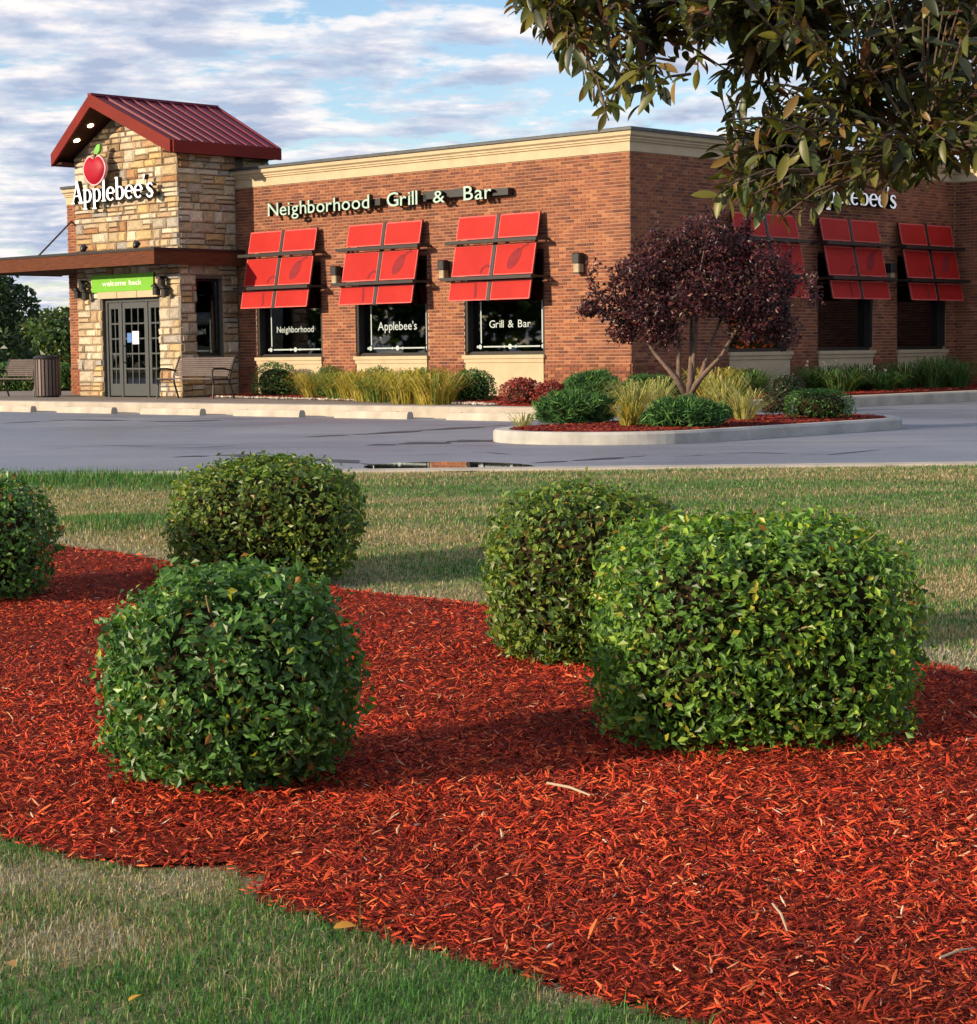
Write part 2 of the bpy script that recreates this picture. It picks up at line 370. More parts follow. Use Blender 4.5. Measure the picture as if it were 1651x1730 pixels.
# kerb cap along the outer edge
def strip(pts, w_in, z0, z1, mat, name, kind='structure'):
    P = [L2W(x, y) for x, y in pts]; mb = MB()
    inner = []
    for i in range(len(P)):
        d = P[min(i+1, len(P)-1)]-P[max(i-1, 0)]; n = np.array([-d[1], d[0], 0]); n /= np.linalg.norm(n); inner.append(P[i]+n*w_in)
    outer = [P[i]-(inner[i]-P[i])/w_in*.03 for i in range(len(P))]
    c = .03
    prof = []
    for i in range(len(P)):
        n = (inner[i]-outer[i]); n /= np.linalg.norm(n)
        prof.append([outer[i]+[0, 0, z0], outer[i]+[0, 0, z1-c], outer[i]+n*c+[0, 0, z1], inner[i]+[0, 0, z1], inner[i]+[0, 0, z0]])
    v = [q for r in prof for q in r]; f = []
    for i in range(len(P)-1):
        for k in range(4): f.append((i*5+k, (i+1)*5+k, (i+1)*5+k+1, i*5+k+1))
    f += [(4, 3, 2, 1, 0), tuple((len(P)-1)*5+k for k in range(5))]
    mb.add(v, f); o = mb.build(name, mat); tag(o, kind=kind); return o
strip([(-5.5, 30), (-5.5, 20), (-5.5, 10), (-5.5, -1.2), (-5.3, -2.3), (-4.7, -3.0), (-3.8, -3.3), (0, -3.3), (8.2, -3.3)], .55, .2, PZ+.012, m_concrete, 'building_kerb')
# planting bed surface against the building
bed = [(-.02, 11.6), (-1.1, 11.5), (-1.5, 9.8), (-2.4, 5.8), (-3.7, 1.0), (-4.55, -1.2), (-4.5, -2.3), (-3.6, -2.7), (7.6, -2.72), (11.9, -2.3), (11.9, -.02), (-.02, -.02)]
mb = MB(); mb.prism([tuple(L2W(x, y)[:2]) for x, y in bed], PZ-.1, PZ+.03)
tag(mb.build('building_mulch_bed', m_mulchbase), kind='structure')

# island
ISL_A = np.array([1.62, 26.7]); ISL_B = np.array([4.35, 29.7]); ISL_R = 1.55
def capsule(a, b, r, n=40):
    d = (b-a)/np.linalg.norm(b-a); t0 = math.atan2(d[1], d[0]); P = []
    for k in range(n+1): t = t0-math.pi/2+math.pi*k/n; P.append((b[0]+r*math.cos(t), b[1]+r*math.sin(t)))
    for k in range(n+1): t = t0+math.pi/2+math.pi*k/n; P.append((a[0]+r*math.cos(t), a[1]+r*math.sin(t)))
    return P
def ring(outer, inner, z0, z1, c):
    n = len(outer); mb = MB(); v = []
    for (ox, oy), (ix, iy) in zip(outer, inner):
        d = np.array([ix-ox, iy-oy]); d /= np.linalg.norm(d)
        v += [(ox, oy, z0), (ox, oy, z1-c), (ox+d[0]*c, oy+d[1]*c, z1), (ix, iy, z1), (ix, iy, z0)]
    f = [(i*5+k, ((i+1) % n)*5+k, ((i+1) % n)*5+k+1, i*5+k+1) for i in range(n) for k in range(4)]
    return mb.add(v, f)
isl = ring(capsule(ISL_A, ISL_B, ISL_R), capsule(ISL_A, ISL_B, ISL_R-.2), .2, .51, .03).build('island_kerb', m_island_kerb, smooth=False); tag(isl, kind='structure')
mb = MB(); mb.prism(capsule(ISL_A, ISL_B, ISL_R-.19), .3, .50); tag(mb.build('island_mulch_bed', m_mulchbase), kind='structure')

# ================================================================ BUILDING
BLD = empty('restaurant_building', CORNER, TH, 'long red brick restaurant with tan cornice and gabled stone entrance tower', 'building')
TOP, CB, SILL = 5.765, 5.32, 1.437
T0, T1, TXF, TXB = 11.707, 15.52, -1.708, .98          # tower: along the front wall, and across
SL = 18.3                                                # length of the front wall
DEEP = 11.98                                             # where the side wall meets the projecting wing
WF = [(2.22, 4.45), (5.52, 7.75), (8.83, 11.06), (15.9, 17.9)]     # front windows (along y)
WR = [(3.13, 5.33), (6.34, 8.53), (9.50, 11.63)]                    # side windows (along x)
WTOP = 3.55
def wall_core(name, axis, a0, a1, z0, z1, openings, d0, d1):
    """wall with rectangular holes; axis 'y' = front wall (thickness along x), 'x' = side wall"""
    mb = MB(); ed = sorted({a0, a1, *[q for w in openings for q in w[:2]]})
    for p, q in zip(ed[:-1], ed[1:]):
        mid = (p+q)/2; hole = [w for w in openings if w[0] < mid < w[1]]
        zz = [(z0, z1)] if not hole else [(z0, hole[0][2]), (hole[0][3], z1)]
        for c0, c1 in zz:
            if c1-c0 > 1e-4: (mb.box(d0, d1, p, q, c0, c1) if axis == 'y' else mb.box(p, q, d0, d1, c0, c1))
    return mb.build(name, m_mortar, BLD)
OR = [(a, b, .40, WTOP) for a, b in WR]
OF = [(a, b, .40, WTOP) for a, b in WF]
fcore = wall_core('front_wall', 'y', 0.0, SL, .30, CB, OF, 0, .30)
rcore = wall_core('side_wall', 'x', .30, DEEP, .30, CB, OR, 0, .30)
wcore = MB().box(DEEP, DEEP+.3, -4.2, -.0005, .30, CB).build('wing_wall', m_mortar, BLD)
MB().box(DEEP+.3, 24, -4.2, 12, .30, CB).build('wing_block', m_mortar, BLD)
MB().box(.6, DEEP+.3, SL-.3, SL, .30, CB).box(.0, .6, SL+.0, SL+.001, .3, CB).build('end_wall', m_mortar, BLD)
MB().box(.02, 24, -.02+.04, SL-.02, CB+.1, TOP-.12).build('roof_deck', m_cornice_cap, BLD)
# bricks ---------------------------------------------------------
CH, BL, MJ = .0677, .2032, .0125
def courses(a0, a1, z0, z1, openings, clip=None):
    out = []; n = int((z1-z0)/CH)
    for k in range(n):
        za, zb = z0+k*CH+MJ/2, z0+(k+1)*CH-MJ/2; x = a0 - (BL/2 if k % 2 else 0)
        while x < a1:
            p, q = max(x+MJ/2, a0), min(x+BL-MJ/2, a1); x += BL
            segs = [(p, q)]
            for w in openings:
                if zb > w[2]+.01 and za < w[3]-.01:
                    segs = [s for (u, v) in segs for s in ((u, min(v, w[0])), (max(u, w[1]), v)) if s[1]-s[0] > .03]
            out += [(u, v, za, zb) for u, v in segs if v-u > .03]
    return out
def lay(core, blist, to_xyz, single_first, proud_low, name='brick'):
    """bricks proud of the mortar; the nearest as single objects, the rest as one part"""
    blist = sorted(blist, key=single_first); n1 = 0; shared = {}
    V = []; T = []
    ux = None
    for i, (u, v, za, zb) in enumerate(blist):
        pr = .010 + random.uniform(-.0025, .003) + (.022 if zb < proud_low else 0)
        cs = to_xyz(u, v, za, zb, pr)                     # 8 corners: back 4 then front 4 (outward)
        if i < 290:
            wdt = round(v-u, 3)
            key = (wdt, zb < proud_low)
            c0 = np.mean(cs, 0)
            if key not in shared:
                mb = MB(); mb.add([np.array(c)-c0 for c in cs], QF); me = mb.mesh('brick'); me.materials.append(m_brick_o); shared[key] = me
            o = bpy.data.objects.new(name, shared[key]); COL.objects.link(o); o.parent = core; o.location = c0
        else:
            V.append(cs); T.append(random.random())
    V = np.array(V).reshape(-1, 3); n = len(T); F = (np.arange(n)[:, None, None]*8+np.array(QF)[None]).reshape(-1, 4)
    t = np.repeat(np.array(T), 8)[:, None].repeat(3, 1)
    o = link('bricks', np_mesh('bricks', V, F, t), m_brick_a, core); o['kind'] = 'stuff'
QF = [(4, 5, 6, 7), (0, 1, 5, 4), (1, 2, 6, 5), (2, 3, 7, 6), (3, 0, 4, 7)]
def xyz_front(u, v, za, zb, pr):   # outward is -x ; order so that faces look outward
    return [(.0, v, za), (.0, u, za), (.0, u, zb), (.0, v, zb), (-pr, v, za), (-pr, u, za), (-pr, u, zb), (-pr, v, zb)]
def xyz_side(u, v, za, zb, pr):    # outward is -y
    return [(u, 0, za), (v, 0, za), (v, 0, zb), (u, 0, zb), (u, -pr, za), (v, -pr, za), (v, -pr, zb), (u, -pr, zb)]
def xyz_wing(u, v, za, zb, pr):    # outward is -x at DEEP, u,v along y
    return [(DEEP, v, za), (DEEP, u, za), (DEEP, u, zb), (DEEP, v, zb), (DEEP-pr, v, za), (DEEP-pr, u, za), (DEEP-pr, u, zb), (DEEP-pr, v, zb)]
bf = courses(0.0, T0-.02, .50, CB-.005, OF) + courses(T1+.02, SL, .50, CB-.005, OF)
lay(fcore, bf, xyz_front, lambda b: b[0] if b[2] > 1.0 else 99+b[0], 1.30)
br = courses(0.0, DEEP-.012, .50, CB-.005, OR)
lay(rcore, br, xyz_side, lambda b: b[0] if 3.3 < b[2] or b[2] < 1.9 else 50+b[0], 1.30)
bw = courses(-4.2, -.012, .50, CB-.005, [])
lay(wcore, bw, xyz_wing, lambda b: -b[0], 1.30)
# cornice --------------------------------------------------------
def cornice(name, prof, mat):
    """sweep a profile (outset, z) round the plan corners of the parapet"""
    plan = [(-1, 0, 0, SL), (-1, -1, 0, 0), (-1, -1, DEEP, 0), (-1, -1, DEEP, -4.2), (0, -1, 24, -4.2)]
    P = [[(x+dx*o, y+dy*o, z) for o, z in prof] for dx, dy, x, y in plan]
    # wing inner corner: outset sign along x only where the wing turns towards the camera
    P[2] = [(DEEP-o, -o, z) for o, z in prof]; P[3] = [(DEEP-o, -4.2-o, z) for o, z in prof]
    n = len(prof); v = [q for r in P for q in r]
    f = [(i*n+k, (i+1)*n+k, (i+1)*n+(k+1) % n, i*n+(k+1) % n) for i in range(len(P)-1) for k in range(n)]
    f += [tuple(range(n)), tuple((len(P)-1)*n+k for k in range(n-1, -1, -1))]
    return MB().add(v, f).build(name, mat, BLD)
cornice('cornice_fascia', [(.03, CB), (.03, 5.50), (.07, 5.51), (.07, 5.55), (-.02, 5.55), (-.02, CB)], m_precast)
cornice('cornice_moulding', [(.10, 5.552), (.10, 5.585), (.15, 5.62), (.15, 5.70), (-.02, 5.70), (-.02, 5.552)], m_precast)
cornice('parapet_cap', [(.20, 5.702), (.20, TOP-.01), (.19, TOP), (-.25, TOP), (-.25, 5.702)], m_cornice_cap)
# windows --------------------------------------------------------
def bx(mb, wall, a0, a1, o0, o1, z0, z1):
    """box on a wall: a along it, o outward distance range (negative = into the wall)"""
    if wall == 'F': mb.box(-o1, -o0, a0, a1, z0, z1)
    else: mb.box(a0, a1, -o1, -o0, z0, z1)
    return mb
def window(wall, a0, a1, panel_to=.45):
    par = fcore if wall == 'F' else rcore
    W = MB(); fw = .07
    bx(W, wall, a0, a1, -.24, -.02, WTOP-fw, WTOP); bx(W, wall, a0, a1, -.24, -.10, SILL+.0, SILL+fw)
    bx(W, wall, a0, a0+fw, -.24, -.02, SILL+fw, WTOP-fw); bx(W, wall, a1-fw, a1, -.24, -.02, SILL+fw, WTOP-fw)
    fr = W.build('window_frame', m_bronze, BLD)
    bx(MB(), wall, a0+fw, a1-fw, -.20, -.188, SILL+fw, WTOP-fw).build('pane', m_glass, fr)
    s = MB(); bx(s, wall, a0-.02, a1+.02, -.24, .075, SILL-.075, SILL-.001); bx(s, wall, a0+.01, a1-.01, -.24, .045, SILL-.155, SILL-.0765)
    s.build('window_sill', m_precast, BLD)
    s = MB(); bx(s, wall, a0+.03, a1-.03, -.28, .020, panel_to, SILL-.156); s.build('precast_panel', m_precast, BLD)
for a, b in WF: window('F', a, b)
for a, b in WR: window('R', a, b)
# dining room behind the glass: floor, back walls, ceiling lamps
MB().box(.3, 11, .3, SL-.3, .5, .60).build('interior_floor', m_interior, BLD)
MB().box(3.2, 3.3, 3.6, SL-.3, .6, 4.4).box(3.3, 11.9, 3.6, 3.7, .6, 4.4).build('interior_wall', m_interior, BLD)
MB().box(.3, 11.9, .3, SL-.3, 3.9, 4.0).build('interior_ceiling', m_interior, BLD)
# stone tower ----------------------------------------------------
EAVE_Z, RIDGE_Z, HALF = 6.28, 7.42, (T1-T0)/2
TC = (T0+T1)/2
DOOR = (12.44, 14.60, .55, 2.86)
tf = MB()
tf.box(TXF, TXF+.25, T0, DOOR[0], .3, EAVE_Z-.1).box(TXF, TXF+.25, DOOR[1], T1, .3, EAVE_Z-.1).box(TXF, TXF+.25, DOOR[0], DOOR[1], DOOR[3], EAVE_Z-.1)
gz = lambda y: RIDGE_Z-.22 - abs(y-TC)*(RIDGE_Z-EAVE_Z)/2.21
tf.prism([(T0, EAVE_Z-.1), (T1, EAVE_Z-.1), (T1, gz(T1)), (TC, gz(TC)), (T0, gz(T0))], TXF, TXF+.25, axis='y')
# prism in 'y' axis gives (a, depth, b): swap to (x=depth, y=a)
nb = 24; tf.v[nb:] = [(p[1], p[0], p[2]) for p in tf.v[nb:]]; tf.f[18:] = [q[::-1] for q in tf.f[18:]]
tfront = tf.build('tower_front', m_stone_mortar, BLD)
SW = (-1.25, -.47, 1.49, 3.25)
ts = MB()
ts.box(TXF+.25, SW[0], T0, T0+.25, .3, EAVE_Z-.1).box(SW[1], TXB, T0, T0+.25, .3, EAVE_Z-.1).box(SW[0], SW[1], T0, T0+.25, .3, SW[2]).box(SW[0], SW[1], T0, T0+.25, SW[3], EAVE_Z-.1)
tside = ts.build('tower_side', m_stone_mortar, BLD)
MB().box(TXF+.25, TXB, T1-.25, T1, .3, EAVE_Z-.1).build('tower_far_side', m_stone_mortar, BLD)
MB().box(TXB-.25, TXB, T0+.25, T1-.25, CB, EAVE_Z-.1).build('tower_back', m_stone_mortar, BLD)
stone_meshes = []
for k in range(7):
    r = random.Random(k+50); mb = MB(); c = .10
    def j(a): return a + r.uniform(-.045, .045)
    back = [(-.5, 0, -.5), (.5, 0, -.5), (.5, 0, .5), (-.5, 0, .5)]
    mid = [(j(-.47), -.45, j(-.46)), (j(.47), -.45, j(-.46)), (j(.47), -.45, j(.46)), (j(-.47), -.45, j(.46))]
    fr = [(j(-.36), r.uniform(-1.05, -.8), j(-.32)), (j(.36), r.uniform(-1.05, -.8), j(-.32)), (j(.36), r.uniform(-1.05, -.8), j(.32)), (j(-.36), r.uniform(-1.05, -.8), j(.32))]
    mb.add(back+mid+fr, [(0, 1, 5, 4), (1, 2, 6, 5), (2, 3, 7, 6), (3, 0, 4, 7), (4, 5, 9, 8), (5, 6, 10, 9), (6, 7, 11, 10), (7, 4, 8, 11), (8, 9, 10, 11)])
    me = mb.mesh('stone'); me.materials.append(m_stone); stone_meshes.append(me)
def ashlar(a0, a1, z0, z1, hole=None, top=None):
    """coursed random stones; top(a) limits the height (gable)"""
    out = []; z = z0
    while z < z1-.04:
        h = min(random.choice([.13, .17, .2, .24, .27]), z1-z)
        if z1-z-h < .06: h = z1-z
        a = a0
        while a < a1-.02:
            wd = random.choice([.2, .28, .36, .45, .56])*random.uniform(.85, 1.2)
            if a1-a-wd < .14: wd = a1-a
            segs = [(a, a+wd)]
            if hole and z+h > hole[2]+.02 and z < hole[3]-.02:
                segs = [s for (u, v) in segs for s in ((u, min(v, hole[0])), (max(u, hole[1]), v)) if s[1]-s[0] > .05]
            for u, v in segs:
                zt = z+h
                if top:
                    zt = min(zt, top(u), top(v))
                    if zt-z < .05: continue
                if zt-z > .19 and random.random() < .4:
                    k = random.uniform(.4, .6)*(zt-z); out += [(u, v, z, z+k), (u, v, z+k, zt)]
                else: out.append((u, v, z, zt))
            a += wd
        z += h
    return out
def put_stones(lst, par, fn, rot):
    for (u, v, za, zb) in lst:
        g = .010
        o = bpy.data.objects.new('stone', random.choice(stone_meshes)); COL.objects.link(o); o.parent = par
        o.location = fn((u+v)/2, (za+zb)/2); o.rotation_euler = (0, 0, rot)
        o.scale = (max(v-u-g, .03), random.uniform(.045, .075), max(zb-za-g, .03))
put_stones(ashlar(T0-.05, T1+.03, .56, 7.3, DOOR, lambda y: gz(y)-.0), tfront, lambda a, z: (TXF, a, z), -math.pi/2)
put_stones(ashlar(TXF+.0, -.03, .56, EAVE_Z-.12, SW), tside, lambda a, z: (a, T0, z), 0)
put_stones(ashlar(0.22, TXB+.02, TOP+.01, EAVE_Z-.12), tside, lambda a, z: (a, T0, z), 0)
# lintel stones over the door
for k in range(3):
    a0 = DOOR[0]-.06+k*.76
    MB().cbox(a0+.006, a0+.754, 0, .09, 0, .17, .012).build('lintel_stone', m_precast, tfront).matrix_local = Matrix(((0, -1, 0, TXF-.02), (1, 0, 0, 0), (0, 0, 1, DOOR[3]-.01), (0, 0, 0, 1)))
# tower side window
fr = MB().box(SW[0], SW[1], T0+.12, T0+.2, SW[2], SW[2]+.06).box(SW[0], SW[1], T0+.12, T0+.2, SW[3]-.06, SW[3]).box(SW[0], SW[0]+.06, T0+.12, T0+.2, SW[2]+.06, SW[3]-.06).box(SW[1]-.06, SW[1], T0+.12, T0+.2, SW[2]+.06, SW[3]-.06).build('window_frame', m_bronze, BLD)
MB().box(SW[0]+.06, SW[1]-.06, T0+.15, T0+.16, SW[2]+.06, SW[3]-.06).build('pane', m_glass, fr)
MB().box(TXF+.25, .0, 13.5, 13.6, .6, 3.6).box(TXF+.26, .2, T0+.25, T1-.25, 3.3, 3.4).build('vestibule', m_interior, BLD)
# tower roof: prow gable -----------------------------------------
HW = 2.21; XE, XR, XB = TXF-.43, TXF-.92, 1.06
def slope_pt(side, u, x, dz=0.): # u 0 at ridge .. 1 at eave
    return (x, TC+side*HW*u, RIDGE_Z+(EAVE_Z-RIDGE_Z)*u+dz)
def xfront(u): return XR+(XE-XR)*u
roof = empty('tower_roof', (0, 0, 0), 0, parent=BLD)
for side in (-1, 1):
    # soffit (underside slab)
    v = []
    for u in (0, 1):
        for x in (xfront(u)+.05, XB-.05): v += [slope_pt(side, u*.985, x, -.16), slope_pt(side, u*.985, x, -.03)]
    f = [(0, 2, 6, 4), (1, 5, 7, 3), (0, 1, 3, 2), (4, 6, 7, 5), (0, 4, 5, 1), (2, 3, 7, 6)]
    MB().add(v, f).build('soffit', m_soffit, roof)
    # seamed metal panels across the slope
    npan = 10
    for k in range(npan):
        t0, t1 = k/npan, (k+1)/npan
        def P(u, t, dz): x0 = xfront(u); return slope_pt(side, u, x0+(XB-x0)*t, dz)
        g = .10/npan
        v = [P(0, t0, .0), P(1.02, t0, .0), P(1.02, t1-g, .0), P(0, t1-g, .0)]
        r = [P(0, t1-g*1.3, -.005), P(1.02, t1-g*1.3, -.005), P(1.02, t1+g*.2, -.005), P(0, t1+g*.2, -.005), P(0, t1-g*1.3, .05), P(1.02, t1-g*1.3, .05), P(1.02, t1+g*.2, .05), P(0, t1+g*.2, .05)]
        mb = MB().add(v, [(0, 1, 2, 3)] if side > 0 else [(3, 2, 1, 0)]).add(r, [(4, 5, 6, 7), (0, 4, 7, 3), (1, 2, 6, 5), (0, 1, 5, 4), (3, 7, 6, 2)])
        mb.build('roof_panel', m_roof, roof)
    # rake fascia on the front, following the prow
    a0, a1 = slope_pt(side, 0, XR-.02), slope_pt(side, 1.02, XE-.02)
    h = .26
    v = [(a0[0], a0[1], a0[2]+.03), (a1[0], a1[1], a1[2]+.03), (a1[0], a1[1], a1[2]-h), (a0[0], a0[1], a0[2]-h)]
    v += [(p[0]+.06, p[1], p[2]) for p in v]
    f = [(0, 1, 2, 3), (7, 6, 5, 4), (0, 4, 5, 1), (3, 2, 6, 7), (1, 5, 6, 2)]
    MB().add(v, f if side < 0 else [q[::-1] for q in f]).build('rake_fascia', m_fascia, roof)
    ye = TC+side*HW*1.02
    MB().box(XE+.04, XB, min(ye, ye+side*.06), max(ye, ye+side*.06), EAVE_Z-.27, EAVE_Z+.0).build('eave_fascia', m_fascia, roof)
    MB().box(XE+.04, XB, min(TC+side*(HALF+.0), ye-side*.001), max(TC+side*(HALF+.0), ye-side*.001), EAVE_Z-.25, EAVE_Z-.20).build('eave_soffit', m_soffit, roof)
MB().box(XR-.02, XB, TC-.07, TC+.07, RIDGE_Z-.01, RIDGE_Z+.045).build('ridge_cap', m_roof, roof)
MB().prism([(T0, EAVE_Z-.1), (T1, EAVE_Z-.1), (T1, gz(T1)), (TC, gz(TC)), (T0, gz(T0))], TXB-.25, TXB-.1, axis='y')
gb = MB(); gb.add([(TXB-.1, T0, EAVE_Z-.1), (TXB-.1, T1, EAVE_Z-.1), (TXB-.1, T1, gz(T1)), (TXB-.1, TC, gz(TC)), (TXB-.1, T0, gz(T0))], [(0, 1, 2, 3, 4)]); gb.build('rear_gable', m_stone_mortar, roof)
for u, xo in ((.36, .35), (.62, .33)):
    p = slope_pt(1, u, TXF-xo, -.165)
    l = MB().lathe([(.075, 0), (.075, -.012), (.055, -.016)], seg=14).build('soffit_light', m_bulb, roof)
    l.location = p; l.rotation_euler = (-math.atan2(RIDGE_Z-EAVE_Z, HW), 0, 0)
# door -----------------------------------------------------------
dx = TXF+.10
door = empty('entrance_door', (0, 0, 0), 0, parent=BLD)
fr = MB()
for a, b in ((DOOR[0], DOOR[0]+.06), (DOOR[1]-.09, DOOR[1])): fr.box(dx-.03, dx+.1, a, b, .55, DOOR[3])
fr.box(dx-.03, dx+.1, DOOR[0]+.06, DOOR[1]-.09, DOOR[3]-.10, DOOR[3])
fr.box(dx-.02, dx+.1, 13.0, 13.06, .56, DOOR[3]-.10).box(dx-.02, dx+.1, 13.98, 14.04, .56, DOOR[3]-.10)
fr.build('door_frame', m_doorgrey, door)
def leaf(name, a0, a1, cols):
    st = .09; z0, z1 = .58, DOOR[3]-.11; mb = MB()
    mb.box(dx, dx+.05, a0, a0+st, z0, z1).box(dx, dx+.05, a1-st, a1, z0, z1).box(dx, dx+.05, a0+st, a1-st, z1-.14, z1).box(dx, dx+.05, a0+st, a1-st, z0, z0+.28)
    g0, g1, h0, h1 = a0+st, a1-st, z0+.28, z1-.14
    for k in range(1, 5): z = h0+(h1-h0)*k/5; mb.box(dx+.005, dx+.04, g0, g1, z-.018, z+.018)
    for k in range(1, cols): y = g0+(g1-g0)*k/cols; mb.box(dx+.007, dx+.038, y-.016, y+.016, h0, h1)
    o = mb.build(name, m_doorgrey, door)
    MB().box(dx+.02, dx+.026, g0, g1, h0, h1).build('pane', m_glass, door); return o
leaf('side_light', DOOR[0]+.065, 12.995, 2); leaf('door_leaf', 13.065, 13.975, 3); leaf('side_light', 14.045, DOOR[1]-.095, 2)
MB().tube([(dx-.01, 13.90, 1.35), (dx-.07, 13.90, 1.37), (dx-.07, 13.90, 1.73), (dx-.01, 13.90, 1.75)], .016).build('door_handle', m_dark, door)
MB().box(dx-.012, dx-.004, 13.36, 13.60, 1.78, 2.08).build('notice', m_white, door)
MB().box(dx-.012, dx-.004, 13.62, 13.80, 1.82, 2.04).build('notice', M_plain('notice_blue', (.06, .16, .42), .6, bmp=0), door)
MB().box(TXF+.9, TXF+1.0, T0+.25, T1-.25, .6, 3.4).build('lobby_wall', m_interior, BLD)
# canopy ---------------------------------------------------------
CZ0, CZ1, CXF, CY0, CY1 = 3.535, 3.90, -2.64, 11.40, 18.6
can = empty('entrance_canopy', (0, 0, 0), 0, parent=BLD)
MB().box(CXF+.06, TXF-.09, CY0+.06, CY1-.06, CZ0+.02, CZ1-.03).box(TXF-.09, -.03, CY0+.06, T0-.09, CZ0+.02, CZ1-.03).box(TXF-.09, -.03, T1+.09, CY1-.06, CZ0+.02, CZ1-.03).build('canopy_slab', m_soffit, can)
MB().box(CXF, CXF+.058, CY0, CY1, CZ0, CZ1-.06).build('canopy_fascia', m_canopy, can)
MB().box(CXF+.058, -.03, CY0, CY0+.058, CZ0, CZ1-.06).build('canopy_fascia', m_canopy, can)
MB().box(CXF+.058, -.03, CY1-.058, CY1, CZ0, CZ1-.06).build('canopy_fascia', m_canopy, can)
cp = MB().box(CXF-.02, CXF+.12, CY0-.02, CY1+.02, CZ1-.058, CZ1).box(CXF+.12, -.03, CY0-.02, CY0+.12, CZ1-.058, CZ1).box(CXF+.12, -.03, CY1-.12, CY1+.02, CZ1-.058, CZ1)
cp.build('canopy_cap', m_dark, can)
MB().tube([(-2.35, 16.25, CZ1-.02), (-.02, 18.1, 4.9)], .022).build('tie_rod', m_dark, can)
for y in (12.9, 14.2): MB().lathe([(.06, 0), (.06, -.01), (.03, -.012)], (CXF+.5, y, CZ0+.02), 12).build('downlight', m_lampglass, can)

# ================================================================ SIGN LETTERS
def text_mesh(ch, size, depth):
    cu = bpy.data.curves.new('t', 'FONT'); cu.body = ch; cu.size = size; cu.extrude = depth/2; cu.resolution_u = 3; cu.offset = size*.004
    ob = bpy.data.objects.new('t', cu); COL.objects.link(ob)
    dg = bpy.context.evaluated_depsgraph_get(); dg.update()
    me = bpy.data.meshes.new_from_object(ob.evaluated_get(dg)); bpy.data.objects.remove(ob); bpy.data.curves.remove(cu)
    co = np.zeros(len(me.vertices)*3, np.float32); me.vertices.foreach_get('co', co); co = co.reshape(-1, 3)
    return me, co
def to_wall(co):  # text (x right, y up, z towards viewer) -> (x, -z, y)
    return np.stack([co[:, 0], -co[:, 2], co[:, 1]], 1)
def font_line(txt, size, depth, width=None, gap=.09, space=.42):
    """list of (char, mesh, x) with total width scaled to `width`"""
    items = []; x = 0
    for c in txt:
        if c == ' ': x += size*space; continue
        me, co = text_mesh(c, size, depth); w0 = to_wall(co); mn, mx = w0[:, 0].min(), w0[:, 0].max()
        w0[:, 0] -= mn; items.append([c, me, w0, x]); x += (mx-mn)+size*gap
    x -= size*gap; k = (width/x) if width else 1
    for it in items:
        it[2][:, 0] *= k; it[3] *= k
        it[1].vertices.foreach_set('co', it[2].astype(np.float32).ravel()); it[1].update()
    return items
# "Neighborhood Grill & Bar": three mounted runs of letters on dark raceways
def letter_sign(name, loc, rot, txt, size, width, matl, label, runs=None, standoff=.16, depth=.12, cat='sign'):
    E_ = empty(name, loc, rot, label, cat)
    for c, me, co, x in font_line(txt, size, depth, width):
        me.materials.clear(); me.materials.append(matl); me.materials.append(m_black)
        nrm = np.zeros(len(me.polygons)*3, np.float32); me.polygons.foreach_get('normal', nrm); ny = nrm.reshape(-1, 3)[:, 1]
        me.polygons.foreach_set('material_index', (np.abs(ny) < .6).astype(np.int32))
        o = link('letter', me, None, E_); o.location = (x, -standoff-depth/2, 0)
    for (x0, x1, z0, z1) in runs or []:
        MB().box(x0, x1, -standoff+.01, -.012, z0, z1).build('raceway', m_black, E_)
    return E_
letter_sign('lettering_sign', FWP(10.23, 4.60), ROT_F, 'Neighborhood', .42, 3.30, m_signgreen, 'white channel letters reading Neighborhood on the front brick wall', [(.05, 3.5, .06, .20)], .20)
letter_sign('lettering_sign', FWP(6.39, 4.60), ROT_F, 'Grill', .42, .92, m_signgreen, 'white channel letters reading Grill on the front brick wall', [(.05, 1.05, .06, .20)], .20)
letter_sign('lettering_sign', FWP(5.01, 4.60), ROT_F, '&', .36, .34, m_signgreen, 'white ampersand on a grey raceway between Grill and Bar', [(-.42, .9, .10, .26)], .20)
letter_sign('lettering_sign', FWP(4.13, 4.60), ROT_F, 'Bar', .42, .78, m_signgreen, 'white channel letters reading Bar on the front brick wall', [(.0, 1.12, .06, .20)], .20)
